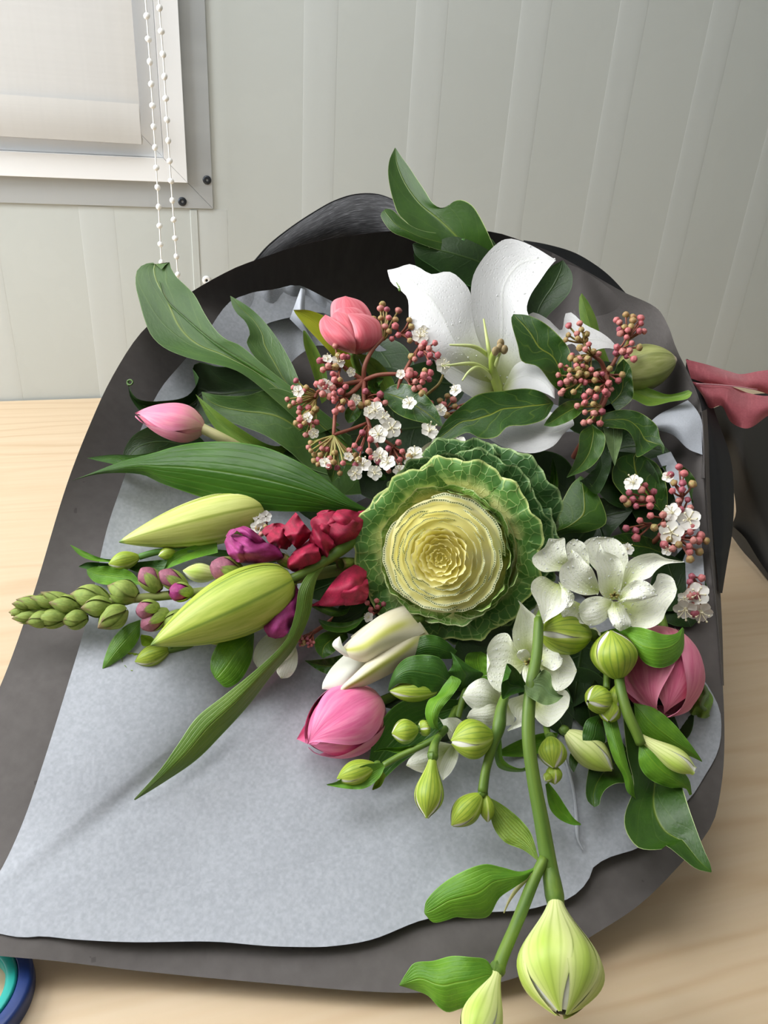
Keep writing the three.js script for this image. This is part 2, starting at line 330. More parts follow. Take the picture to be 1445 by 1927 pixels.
// a funnel: from a deep centre out to a traced rim; kk bends the way up to the rim
function funnel(C, rim, o = {}) {
  const r = cr(rim), kk = o.k || 1.6;
  return planar(grid(o.nu || 90, o.nv || 26, (u, v) => {
    const b = r(u), q = lerp(o.hole ? o.hole(b) : 0, 1, v), fr = sstep(700, 1350, b[1]), t = lerp(C[2], b[2], lerp(Math.pow(q, kk + (o.rear || 0) * sstep(760, 560, b[1]) * sstep(300, 420, b[0]) * sstep(1130, 1000, b[0])), 1 - Math.pow(1 - q, 2.6), fr)), wob = (o.wob || 0) * Math.sin(u * (o.wf || 30)) * q * q + (o.wob || 0) * 0.6 * Math.sin(u * (o.wf || 30) * 2.3 + 2) * q * q;
    return P(lerp(C[0], b[0], q), lerp(C[1], b[1], q), t + wob, o.minh);
  }));
}
const uvScale = (g, a, b) => { const uv = g.attributes.uv; for (let i = 0; i < uv.count; i++) uv.setXY(i, uv.getX(i) * a, uv.getY(i) * b); return g; };

{ const t = thing('wrapping_paper', 'large dark charcoal paper sheet wrapped in an open cone round the whole bouquet', 'wrapping paper');
  part(t, 'inner_sheet', funnel([960, 860, -17], [[1100, 1770, 0], [1000, 1829, 0], [880, 1861, 0], [740, 1868, 0], [500, 1850, 0.1], [250, 1826, 0.4], [100, 1808, 1.2], [0, 1799, 1.6], [-120, 1785, 1.8], [-150, 1660, 1.5], [-110, 1520, 1.0], [0, 1292, 0.3], [62, 1120, 0], [128, 905, -1], [186, 760, -1], [222, 690, -1.5], [262, 630, -2], [310, 585, -2.5], [370, 543, -3], [440, 505, -3.5], [482, 489, -4], [560, 463, -4.5], [640, 447, -5], [720, 436, -5], [830, 433, -5], [925, 436, -5], [990, 456, -5], [1040, 476, -4.8], [1100, 508, -4.2], [1170, 548, -3.2], [1236, 580, -1.7], [1258, 615, -1.2], [1272, 655, -0.7], [1300, 712, -0.2], [1318, 760, -0.2], [1324, 820, -0.2], [1328, 900, -0.2], [1338, 1040, -0.2], [1350, 1160, -0.2], [1360, 1290, -0.3], [1363, 1400, -0.4], [1357, 1480, -0.4], [1338, 1555, -0.2], [1275, 1632, 0], [1200, 1705, 0], [1100, 1770, 0]], { k: 1.7, rear: 2.6, minh: 0.002, nu: 200, nv: 44 }), charcoal);
  // the near side of the same sheet folded over at the right
  part(t, 'folded_flap', uvScale(blade(
    [[1040, 476, -4.6], [1100, 508, -4], [1170, 548, -3], [1236, 580, -1.5], [1258, 615, -1], [1272, 655, -0.5], [1300, 712, 0], [1318, 760, 0], [1324, 820, 0.3], [1326, 900, 0.6]],
    [[1030, 500, -6], [1075, 540, -8], [1078, 640, -9], [1085, 720, -10], [1150, 780, -10], [1230, 800, -8], [1280, 820, -6], [1296, 850, -4.5], [1300, 870, -4], [1302, 900, -4]], { nu: 40, nv: 16, k: 2, fold: -1.2 }), 2, 3), charcoal);
  part(t, 'side_outside', uvScale(blade(
    [[1318, 775, 0], [1324, 900, 0], [1334, 1040, 0], [1347, 1160, 0], [1358, 1290, -0.2]],
    [[1330, 770, -4], [1338, 900, -3.5], [1350, 1040, -3], [1358, 1160, -2], [1362, 1290, -1]], { nu: 30, nv: 6 }), 1, 3), charcoal); }

const black = mat({ color: 0x17171a, roughness: 0.75 });
const felt = mat({ map: tex(512, 256, (u, v) => { const n = Math.pow(fbm(u * 160 + v * 30, v * 26, 4), 2.2), k = 26 + 150 * n; return [k, k, k + 3]; }), roughness: 0.7 });
const blackSheet = mat({ color: 0x26282a, roughness: 0.7 });
{ const t = thing('black_ribbon_loop', 'wide black fibrous ribbon loop arching up behind the rear paper rim', 'ribbon');
  part(t, 'loop_face', uvScale(blade([[478, 492, -6.5], [505, 462, -7], [545, 430, -7.5], [590, 400, -8], [630, 378, -8.3], [670, 366, -8.5], [710, 366, -8.5], [750, 380, -8], [780, 410, -7.5]],
    [[500, 520, -8], [530, 500, -9], [570, 480, -10], [610, 470, -10.5], [650, 462, -11], [690, 460, -11], [720, 460, -11], [760, 465, -10], [790, 475, -9]], { nu: 40, nv: 12, k: 2, fold: 1.2 }), 1, 1), felt);
  part(t, 'loop_edge', tube([[478, 492, -6.5], [505, 462, -7], [545, 430, -7.5], [590, 400, -8], [630, 378, -8.3], [670, 366, -8.5], [710, 366, -8.5], [750, 380, -8]], [1.2, 1.2]), black); }
{ const t = thing('backing_sheet', 'black paper sheet curving out behind the white lily at the rear rim', 'wrapping paper');
  part(t, 'sheet', blade([[985, 452, -7], [1030, 460, -7], [1080, 475, -7.2], [1120, 498, -7.5], [1150, 522, -8], [1185, 560, -9]], [[985, 520, -9], [1030, 530, -9], [1080, 540, -9], [1120, 560, -9.5], [1150, 580, -10], [1190, 600, -10]], { nu: 24, fold: -0.6 }), blackSheet);
  part(t, 'side_sheet', blade([[1292, 675, -7], [1315, 690, -7], [1350, 790, -6], [1374, 860, -5], [1381, 930, -4.4], [1378, 1000, -3.6], [1368, 1060, -2.8], [1359, 1116, -2]], [[1290, 690, -8], [1315, 800, -5], [1325, 860, -3.4], [1334, 920, -2.6], [1340, 980, -2], [1345, 1040, -1.6], [1350, 1080, -1.3], [1353, 1116, -1]], { nu: 34, nv: 10, fold: 0.8, k: 1.1 }), mat({ color: 0x121214, roughness: 0.75 })); }
// the tied end of the cone, lying on the desk towards the wall
{ const t = thing('wrapping_tail', 'dark gathered tail of the paper cone resting on the desk beneath the pink ribbon', 'wrapping paper');
  const T = (x, y, h) => onDesk(x, y, h);
  const rows = [[[1338, 770, 0.17], [1365, 860, 0.11], [1385, 960, 0.05], [1372, 1000, 0.01]], [[1400, 745, 0.16], [1400, 860, 0.12], [1412, 960, 0.06], [1405, 1030, 0.008]], [[1450, 740, 0.14], [1450, 860, 0.10], [1455, 980, 0.05], [1452, 1095, 0.004]], [[1530, 745, 0.12], [1540, 860, 0.09], [1550, 980, 0.05], [1560, 1150, 0.004]]];
  const cols = rows.map((r) => cr(r));
  part(t, 'tail_sheet', grid(24, 24, (u, v) => { const q = cr(cols.map((c) => { const a = c(u); return [a[0], a[1], a[2] + 0.004 * Math.sin(a[0] * 0.09 + u * 3) * (1 - u)]; }))(v); return T(q[0], q[1], q[2]); }), mat({ color: 0x34322f, roughness: 0.85 }));
  part(t, 'lower_skirt', grid(20, 16, (u, v) => { const a = cr([[1372, 985, 0.03], [1400, 1010, 0.03], [1425, 1050, 0.02], [1450, 1085, 0.014], [1560, 1200, 0.01]])(u), b = cr([[1376, 1008, 0.004], [1398, 1038, 0.004], [1420, 1062, 0.004], [1448, 1096, 0.004], [1560, 1230, 0.004]])(u); return T(lerp(a[0], b[0], v), lerp(a[1], b[1], v), lerp(a[2], b[2], v)); }), mat({ color: 0x3b3a38, roughness: 0.85 })); }
const tulle = mat({ map: tex(256, 256, (u, v) => { const n = fbm(u * 30, v * 90, 3), f = Math.pow(fbm(u * 3 + 4, v * 40, 2), 4) * 90; return [176 + n * 22 + f, 84 + n * 20 + f, 96 + n * 20 + f]; }), roughness: 0.85, transmission: 0.3, thickness: 0 });
{ const t = thing('pink_ribbon', 'sheer dusty pink ribbon tied round the wrap at its gathered end', 'ribbon');
  const z = -6;
  part(t, 'upper_loop', blade([[1290, 676, z], [1330, 686, z], [1370, 698, z - 1], [1395, 704, z - 2], [1430, 698, z - 2], [1470, 694, z - 2], [1520, 690, z - 2]], [[1300, 712, z], [1330, 722, z + 1], [1365, 727, z + 1], [1400, 730, z], [1440, 740, z - 1], [1480, 760, z - 1], [1520, 770, z - 1]], { nu: 30, fold: 1.2, ruffle: 0.6, freq: 2, ph: 1 }), tulle);
  part(t, 'lower_loop', blade([[1302, 718, z + 0.6], [1330, 723, z + 1], [1370, 726, z + 1], [1410, 740, z], [1440, 745, z], [1500, 740, z - 1]], [[1322, 744, z], [1335, 768, z + 0.5], [1358, 764, z + 1.5], [1376, 795, z + 1.5], [1408, 806, z + 1.5], [1450, 780, z + 1], [1500, 770, z]], { nu: 40, fold: 1.4, ruffle: 0.5, freq: 3, ph: 2 }), tulle);
  part(t, 'fold_edge', tube([[1310, 722, z + 1], [1350, 724, z + 1.8], [1390, 728, z + 2], [1425, 733, z + 1.5]], [1.2, 0.6]), mat({ color: 0xd8a0a8, roughness: 0.8 })); }

{ const t = thing('tissue_paper', 'pale grey tissue sheet lining the charcoal wrap under the flowers', 'tissue paper');
  part(t, 'front_sheet', funnel([930, 960, -13], [[1150, 1612, 0.6], [1118, 1630, 0.6], [1105, 1660, 0.6], [1072, 1690, 0.6], [1030, 1702, 0.5], [990, 1712, 0.5], [900, 1718, 0.5], [800, 1730, 0.5], [700, 1768, 0.65], [620, 1781, 0.75], [560, 1782, 0.82], [500, 1780, 0.9], [400, 1772, 1.05], [250, 1773, 1.3], [140, 1768, 1.55], [80, 1762, 1.7], [40, 1764, 1.78], [0, 1757, 1.85], [-60, 1740, 1.9], [-30, 1680, 1.9], [0, 1640, 1.85], [42, 1550, 1.75], [80, 1440, 1.6], [130, 1280, 1.3], [165, 1160, 1.0], [200, 1000, 0.2], [235, 895, -0.2], [262, 815, -0.5], [300, 735, -1], [345, 680, -1.4], [380, 640, -1.8], [430, 570, -2.4], [470, 553, -3], [520, 544, -3.4], [560, 537, -3.6], [620, 570, -4], [760, 680, -7], [900, 720, -9], [1040, 760, -9], [1150, 800, -7], [1220, 830, -4], [1260, 860, -2.6], [1290, 910, -1.6], [1304, 960, -1.2], [1316, 1000, -0.9], [1324, 1080, -0.8], [1328, 1165, -0.7], [1308, 1250, -0.4], [1338, 1300, -0.3], [1356, 1345, -0.3], [1352, 1410, -0.3], [1320, 1470, -0.2], [1300, 1500, 0], [1210, 1590, 0.5], [1150, 1612, 0.6]], { k: 1.5, front: 3.5, minh: 0.0045, nu: 220, nv: 44, wob: 0.012, wf: 45, hole: (b) => lerp(0.14, 0.88, Math.max(sstep(850, 1150, b[0]) * sstep(1460, 1250, b[1]), sstep(760, 600, b[1]))) }), tissue);
  part(t, 'rear_sheet', uvScale(blade([[425, 575, -2.4], [470, 552, -2.8], [520, 544, -3], [560, 537, -3.2], [572, 540, -3.2], [615, 562, -3.6], [650, 580, -4]], [[500, 760, -6], [520, 720, -6.5], [550, 680, -7], [575, 660, -7], [600, 650, -7.5], [640, 660, -8], [680, 680, -8]], { nu: 30, nv: 12, fold: -0.8, ruffle: 0.3 }), 1, 1), tissue);
  part(t, 'crumpled_fold', blade([[545, 600, -4.2], [556, 570, -3], [566, 542, -2.6]], [[590, 645, -5], [575, 600, -3.4], [574, 545, -2.8]], { fold: 0.9, nu: 12, nv: 6 }), tissue);
  part(t, 'folded_corner', uvScale(blade([[1212, 805, -1], [1240, 780, -0.9], [1270, 765, -0.8], [1294, 753, -0.7]], [[1216, 806, -1.2], [1265, 818, -0.9], [1295, 845, -0.6], [1322, 856, -0.3]], { M: [[1214, 805, -1.1], [1255, 798, -0.3], [1290, 800, 0.1], [1320, 790, 0.0]], nu: 18 }), 1, 1), tissue, 'folded corner of tissue standing up at the right rim');
  part(t, 'right_lining', planar(blade([[1262, 850, -0.4], [1290, 905, -0.3], [1305, 960, -0.2], [1317, 1000, -0.2], [1325, 1080, -0.2], [1329, 1165, -0.2]], [[1236, 858, -1.2], [1262, 915, -1], [1278, 965, -0.9], [1288, 1005, -0.8], [1290, 1080, -0.8], [1296, 1165, -0.7]], { nu: 26, nv: 8 })), tissue);
  part(t, 'crease', tube([[1062, 1420, 0.3], [1078, 1480, 0.5], [1085, 1540, 0.7], [1088, 1580, 0.8], [1098, 1600, 0.8]], [2, 3.5, 3, 4, 1.5], { n: 26 }), tissue, 'raised crease in the tissue'); }

{ const t = thing('plastic_ring', 'teal and navy rimmed ring peeking out under the dark paper at the lower left corner', 'ring');
  const c = onDesk(-72, 1864, 0.009), rim = onDesk(42, 1864, 0.010), R = rim.distanceTo(c), teal = mat({ color: 0x1fa79c, roughness: 0.35 }), navy = mat({ color: 0x203a78, roughness: 0.35 });
  const ring = (pts) => new THREE.LatheGeometry(pts.map((a) => new THREE.Vector2(R + a[0], a[1])), 96);
  const a = part(t, 'inner_band', ring([[-0.0105, 0.001], [-0.0105, 0.0080], [-0.0095, 0.0096], [-0.006, 0.0102], [-0.0045, 0.0096], [-0.0045, 0.001], [-0.0105, 0.001]]), teal);
  const b = part(t, 'outer_band', ring([[-0.0046, 0.0], [-0.0046, 0.0088], [-0.0035, 0.0099], [0.001, 0.0099], [0.003, 0.0085], [0.003, 0.0], [-0.0046, 0]]), navy);
  for (const o of [a, b]) o.position.set(c.x, DESK, c.z); }

// ---------- what leaves and petals are made of ----------
function leafLook(o) {
  const dk = o.dim ?? 1, gr = o.grey, dim = (c) => gr ? c : [c[0] * 0.98 * dk, c[1] * 0.86 * dk, c[2] * 0.55 * dk], A = dim(hex(o.a)), B = dim(hex(o.b)), Vn = dim(hex(o.vein)), E = hex(o.edge ?? o.vein), n = o.n || 7, sl = o.slope ?? 0.22, par = o.par || 0, sd = o.seed || 0;
  const at = (u, v) => {                              // u across 0..1, v along 0..1 -> [vein, margin]
    const w = Math.abs(u * 2 - 1), mid = Math.exp(-Math.pow(w / (o.midw || 0.035), 2));
    let lat = 0;
    if (par) { const k = w * par, f = Math.abs(k - Math.round(k)); lat = k > 0.4 ? Math.exp(-f * f * 90) * 0.7 : 0; }
    else { const wav = 0.1 * (vnoise(v * 9 + sd + (u > 0.5 ? 40 : 0), w * 3) - 0.5), k = (v - w * sl + 0.06 * w * w + wav) * n + (u > 0.5 ? 0.37 : 0), f = Math.abs(k - Math.round(k)) / n; lat = Math.exp(-f * f * 16000) * (1 - w * 0.55);
      const wo = worley(u * 16 + sd, v * 26); lat = Math.max(lat, 0.28 * Math.exp(-wo[1] * wo[1] * 300)); }
    return [Math.max(mid, lat * (o.lat ?? 0.5)), sstep(1 - (o.ew || 0.05), 1 - (o.ew || 0.05) * 0.3, w)];
  };
  const map = tex(160, 320, (u, v) => {
    const [ve, ed] = at(u, v); let c = mix(A, B, clamp(fbm(u * 5 + sd, v * 9, 4) * 1.1));
    c = mix(c, Vn, ve * (o.amt ?? 0.7)); return mix(c, E, ed * (o.eamt ?? 0.6));
  });
  const bump = tex(160, 320, (u, v) => { const [ve] = at(u, v), k = 150 - ve * 90 + 45 * fbm(u * 30, v * 60, 2); return [k, k, k]; }, false);
  return mat({ map, bumpMap: bump, bumpScale: o.bump ?? 0.0007, roughness: o.rough ?? 0.42, specularIntensity: o.spec ?? 0.8 });
}
const M = {
  vib: leafLook({ a: 0x2f5f26, b: 0x1f4a1c, vein: 0x9fb45c, edge: 0xb0b860, n: 6, slope: 0.3, lat: 0.5, amt: 0.75, rough: 0.36, seed: 3 }),
  vib2: leafLook({ a: 0x41772d, b: 0x2c5c22, vein: 0xa8c06a, edge: 0xb8c070, n: 5, slope: 0.3, lat: 0.4, rough: 0.4, seed: 8 }),
  phil: leafLook({ a: 0x4a7a50, b: 0x376341, vein: 0x8fae70, edge: 0xa6b98a, n: 4, slope: 0.5, lat: 0.35, amt: 0.7, ew: 0.03, rough: 0.4, seed: 5 }),
  phil2: leafLook({ a: 0x3a6a2e, b: 0x285223, vein: 0x86a860, edge: 0xd0dca0, n: 4, slope: 0.5, lat: 0.25, amt: 0.65, ew: 0.035, eamt: 0.85, rough: 0.32, seed: 6 }),
  lily: leafLook({ a: 0x3f7a26, b: 0x27591a, vein: 0x5d8f3c, edge: 0x5f9440, par: 4, lat: 0.6, amt: 0.55, rough: 0.35, bump: 0.0011 }),
  alst: leafLook({ dim: 1.15, a: 0x5f9c3e, b: 0x437f2c, vein: 0x86bb58, edge: 0x8fc060, par: 5, lat: 0.5, amt: 0.5, rough: 0.45 }),
  alstDark: leafLook({ a: 0x3d7836, b: 0x2a5f28, vein: 0x66974f, edge: 0x83ab5c, par: 5, lat: 0.5, amt: 0.5, rough: 0.4, seed: 2 }),
  alstLight: leafLook({ dim: 1.15, a: 0x88b84a, b: 0x6ca338, vein: 0xaacf6c, edge: 0xb4d67a, par: 5, lat: 0.5, amt: 0.5, rough: 0.5, seed: 4 }),
  tulip: leafLook({ dim: 1.15, a: 0x6f9a58, b: 0x4c7d46, vein: 0x88ad6e, edge: 0xa0bd84, par: 7, lat: 0.4, amt: 0.4, rough: 0.5, seed: 7 }),
  tulipLight: leafLook({ dim: 1.15, a: 0x9fb83f, b: 0x86a838, vein: 0xb4c860, edge: 0xbcd070, par: 7, lat: 0.4, amt: 0.4, rough: 0.5, seed: 9 }),
  under: leafLook({ grey: 1, a: 0x768c58, b: 0x5c7546, vein: 0x8aa67c, edge: 0xa8bc8e, par: 5, lat: 0.5, amt: 0.5, rough: 0.55, seed: 11 }),
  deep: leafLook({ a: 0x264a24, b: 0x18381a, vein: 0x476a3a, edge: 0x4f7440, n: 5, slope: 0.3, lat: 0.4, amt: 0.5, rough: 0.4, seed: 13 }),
};
const streak = (a, b, k, n, sd = 0) => tex(192, 192, (u, v) => mix(hex(a), hex(b), clamp(k * fbm(u * n + sd, v * 2.5 + sd, 4) * 1.6 - 0.25)));
M.stem = mat({ map: streak(0x748e34, 0x4c6c24, 1, 8), roughness: 0.5 });
M.stemDark = mat({ map: streak(0x64923f, 0x41702f, 1, 8), roughness: 0.5 });
M.stemRed = mat({ map: streak(0xa05648, 0x7c4a34, 1, 6), roughness: 0.55 });
M.stemOlive = mat({ map: streak(0x9aa04c, 0x8a6a3e, 1, 6), roughness: 0.55 });
M.stemPale = mat({ map: streak(0xd8cf9a, 0xb8bc7c, 1, 6), roughness: 0.5 });
// white lily: green throat at the base (v = 0), faint ribs; petals let a little light through
M.lilyPetal = mat({ map: tex(160, 320, (u, v) => { const w = Math.abs(u * 2 - 1), g = sstep(0.42, 0.02, v) * (1 - 0.6 * w), r = Math.exp(-w * w * 700) * 0.3 + Math.exp(-Math.pow(w - 0.12, 2) * 900) * 0.15, n = fbm(u * 30, v * 8, 3) * 7; return mix(mix([226 + n, 226 + n, 226 + n], [184, 196, 104], g * 0.85), [206, 210, 196], r * (0.4 + 0.6 * v)); }),
  bumpMap: tex(160, 320, (u, v) => { const w = Math.abs(u * 2 - 1), d = worley(u * 26, v * 52), k = 120 + (d[0] < 0.2 ? 60 : 0) * (hash(Math.floor(u * 26), Math.floor(v * 52)) > 0.4 ? 1 : 0) - 80 * Math.exp(-w * w * 500) + 30 * fbm(u * 40, v * 6, 2); return [k, k, k]; }, false), bumpScale: 0.0006, roughness: 0.5, transmission: 0.12, thickness: 0, sheen: 0.2 });
M.lilyPetal.roughness = 0.85;
M.alstPetal = mat({ map: tex(192, 256, (u, v) => { const w = Math.abs(u * 2 - 1), g = sstep(0.6, 0.0, v) * (1 - 0.75 * w), tip = sstep(0.9, 1, v) * sstep(0.5, 0, w), st = Math.pow(Math.abs(Math.sin((u - 0.5) * (30 - 12 * v))), 10) * 0.16, n = fbm(u * 12, v * 9, 3) * 10; return mix(mix([250 + n, 251 + n, 236 + n], [216, 224, 172], st), [186, 204, 96], clamp(g * 0.85 + tip * 0.7)); }),
  bumpMap: tex(192, 256, (u, v) => { const d = worley(u * 17 + 5, v * 22), on = hash(Math.floor(u * 17 + 5), Math.floor(v * 22) + 7) > 0.35, k = 90 + (d[0] < 0.26 ? 110 * Math.sqrt(1 - Math.pow(d[0] / 0.26, 2)) : 0) * on + 25 * Math.sin((u - 0.5) * 46); return [k, k, k]; }, false), bumpScale: 0.0004, roughness: 0.8, transmission: 0.14, thickness: 0 });
M.bud = mat({ map: tex(160, 256, (u, v) => { const k = Math.abs(Math.sin((u - 0.5) * 3.14 * 7)), ln = Math.pow(k, 16) * 0.75, n = fbm(u * 9, v * 6, 3), w = Math.abs(u * 2 - 1); let c = mix([176, 190, 70], [136, 164, 40], n * 1.1); c = mix(c, [98, 134, 40], ln * (1 - w * 0.4)); return mix(c, [214, 222, 140], sstep(0.8, 1, w) * 0.7); }), roughness: 0.5 });
M.budPale = mat({ map: tex(160, 256, (u, v) => { const w = Math.abs(u * 2 - 1), n = fbm(u * 16, v * 4, 3), ln = Math.pow(Math.abs(Math.sin((u - 0.5) * 3.14 * 5)), 12); let c = mix([224, 230, 160], [178, 202, 86], clamp(sstep(0.15, 0.75, v) * (1 - w) * 1.2 + n * 0.35 - 0.15)); return mix(c, [150, 174, 72], ln * 0.35); }), roughness: 0.5 });
M.budWhite = mat({ color: 0xf4f4e6, roughness: 0.6, transmission: 0.1, thickness: 0 });
M.lilyBud = mat({ map: tex(160, 320, (u, v) => { const w = Math.abs(u * 2 - 1), n = fbm(u * 24, v * 7, 4); let c = mix([190, 200, 92], [150, 172, 52], n * 1.2 - 0.05); c = mix(c, [96, 126, 42], Math.exp(-w * w * 260) * 0.6); c = mix(c, [120, 150, 44], sstep(0.86, 1, w) * 0.5); return mix(c, [74, 110, 40], sstep(0.93, 1, v) * 0.7); }), roughness: 0.48 });
M.lilyBudPale = mat({ map: tex(160, 320, (u, v) => { const w = Math.abs(u * 2 - 1), n = fbm(u * 24, v * 7, 4); let c = mix([214, 218, 132], [184, 194, 92], n * 1.2 - 0.05); c = mix(c, [132, 150, 48], Math.exp(-w * w * 260) * 0.7); c = mix(c, [228, 228, 170], sstep(0.8, 1, w) * 0.6); return mix(c, [74, 116, 44], sstep(0.95, 1, v) * 0.8); }), roughness: 0.48 });
M.lilyOpening = mat({ map: tex(160, 320, (u, v) => { const w = Math.abs(u * 2 - 1), n = fbm(u * 20, v * 5, 4); let c = mix([244, 238, 218], [230, 222, 190], n); c = mix(c, [176, 182, 60], Math.exp(-w * w * 26) * 0.75 * sstep(0, 0.25, v)); return mix(c, [206, 206, 110], Math.exp(-w * w * 8) * 0.3); }), roughness: 0.7, transmission: 0.1, thickness: 0 });
M.lilyShade = mat({ map: tex(160, 256, (u, v) => { const w = Math.abs(u * 2 - 1), n = fbm(u * 20, v * 5, 4); let c = mix([190, 192, 132], [150, 158, 86], n * 1.2); c = mix(c, [116, 126, 64], Math.exp(-w * w * 100) * 0.6); return mix(c, [240, 222, 206], sstep(0.9, 1, v)); }), roughness: 0.55 });
const tulipMat = (a, b, c0, e) => mat({ map: tex(160, 256, (u, v) => { const w = Math.abs(u * 2 - 1), n = fbm(u * 26, v * 5, 4); let c = mix(hex(a), hex(b), clamp(n * 1.3 - 0.1)); c = mix(c, hex(e), sstep(0.65, 1, w) * 0.45); c = mix(c, hex(c0), sstep(0.34, 0, v) * 0.7); return mix(c, hex(b), Math.exp(-w * w * 90) * 0.35); }),
  bumpMap: tex(160, 128, (u, v) => { const k = 128 + 90 * (fbm(u * 40, v * 3, 3) - 0.5); return [k, k, k]; }, false), bumpScale: 0.0004, roughness: 0.55, sheen: 0.3, sheenColor: new THREE.Color(1, 0.8, 0.85) });
M.tulipCoral = tulipMat(0xe27e88, 0xcc4c5c, 0xdc9880, 0xf2a4aa);
M.tulipPink = tulipMat(0xe793a4, 0xd86a90, 0xd8bc96, 0xf0a4c8);
M.tulipHot = tulipMat(0xf090b0, 0xe05a92, 0xeaa6a0, 0xf49cd0);
M.tulipRose = tulipMat(0xe88ca2, 0xd25880, 0xe49a98, 0xf2a6bc);
const snap = (a, b) => mat({ map: tex(128, 128, (u, v) => { const n = fbm(u * 8, v * 8, 4), s = hash(Math.floor(u * 110), Math.floor(v * 110)) > 0.86 ? 26 : 0, c = mix(hex(a), hex(b), clamp(n * 1.5 - 0.2)); return [c[0] + s, c[1] + s * 0.5, c[2] + s * 0.6]; }), roughness: 0.65, sheen: 0.35, sheenColor: new THREE.Color(1, 0.3, 0.5), sheenRoughness: 0.4 });
M.crimson = snap(0xaa1240, 0x7c0a2c); M.magenta = snap(0xa83a84, 0x821c58); M.plum = snap(0xa86a7c, 0x7c4456);
M.snapGreen = mat({ map: tex(128, 128, (u, v) => { const w = Math.abs(u * 2 - 1), n = fbm(u * 8, v * 8, 3); let c = mix([156, 172, 82], [118, 142, 56], n * 1.3); return mix(c, [122, 84, 76], sstep(0.78, 1, v) * 0.7 + sstep(0.9, 1, w) * 0.25); }), roughness: 0.7, sheen: 0.4 });
// ornamental kale: cells between pale veins; edge 0..1 says how green the leaf is
function kaleLook(green, inner, margin, cellA, cellB, sd) {
  const at = (u, v) => { const w = Math.abs(u * 2 - 1), s = 9, q = worley(u * s * 1.5 + sd + 1.3 * fbm(u * 7, v * 7, 3), v * s + sd + 1.3 * fbm(u * 7 + 9, v * 7, 3)), vein = Math.exp(-q[1] * q[1] * 160) * (0.45 + 0.75 * fbm(u * 6 + 30, v * 6, 2)), edge = Math.max(v, w * 0.96 * sstep(0.1, 0.4, v) + 0.05), mid = Math.exp(-Math.pow(w / (0.13 * (1.15 - v)), 2)) * sstep(1, 0.55, v); return [vein, edge, mid]; };
  const map = tex(256, 256, (u, v) => {
    const [ve, ed, mid] = at(u, v), n = fbm(u * 9 + sd, v * 9, 3), g = sstep(1 - green - 0.16, 1 - green + 0.12, ed + (n - 0.5) * 0.22);
    let c = mix(mix(hex(cellA), hex(cellB), clamp(n * 1.3 - 0.1)), hex(margin), clamp(ve * 0.85));
    c = mix(hex(inner), c, g * (1 - mid * 0.9));
    return mix(c, hex(margin), sstep(0.965, 0.99, ed) * 0.9);
  });
  const bump = tex(256, 256, (u, v) => { const [ve, , mid] = at(u, v), k = 170 - 110 * ve - 60 * mid; return [k, k, k]; }, false);
  return mat({ map, bumpMap: bump, bumpScale: 0.0009, roughness: 0.5 });
}
M.kaleCore = mat({ map: tex(256, 128, (u, v) => { const w = Math.abs(u * 2 - 1), ed = Math.max(v, w * 0.97), n = fbm(u * 9, v * 6, 3); let c = mix([252, 246, 166], [246, 232, 136], clamp(n * 1.2 - 0.2)); c = mix(c, [246, 240, 190], sstep(0.85, 1, ed)); return c; }), roughness: 0.6, transmission: 0.12, thickness: 0 });
M.kaleCore.roughness = 0.95; M.kaleCore.transmission = 0.35;
M.kaleInner = mat({ map: tex(512, 256, (u, v) => { const w = Math.abs(u * 2 - 1), ed = Math.max(v, w * 0.97), n = fbm(u * 7 + 3, v * 6, 3); let c = mix([255, 250, 190], [246, 240, 150], clamp(n * 1.3 - 0.2)); c = mix(c, [240, 240, 200], sstep(0.86, 0.93, ed)); const k = (ed === v ? u * 46 : v * 30), f = Math.abs(k - Math.round(k) + 0.25 * (hash(Math.round(k), 4) - 0.5)); const dot = (f < 0.24 + 0.1 * hash(Math.round(k), 9) && Math.abs(ed - 0.955) < 0.022) ? 1 : 0; return mix(c, [74, 100, 48], dot * 0.9); }), roughness: 0.95, transmission: 0.25, thickness: 0 });
M.kaleMid = kaleLook(0.15, 0xe6e7a2, 0xe2eab4, 0x74a040, 0x548434, 2);
M.kaleOuter = kaleLook(0.30, 0xe4e6a8, 0xd2de8c, 0x5d8c3c, 0x447230, 5);
M.kaleBack = kaleLook(0.5, 0xaab480, 0x9fb87c, 0x487438, 0x345a2c, 9);

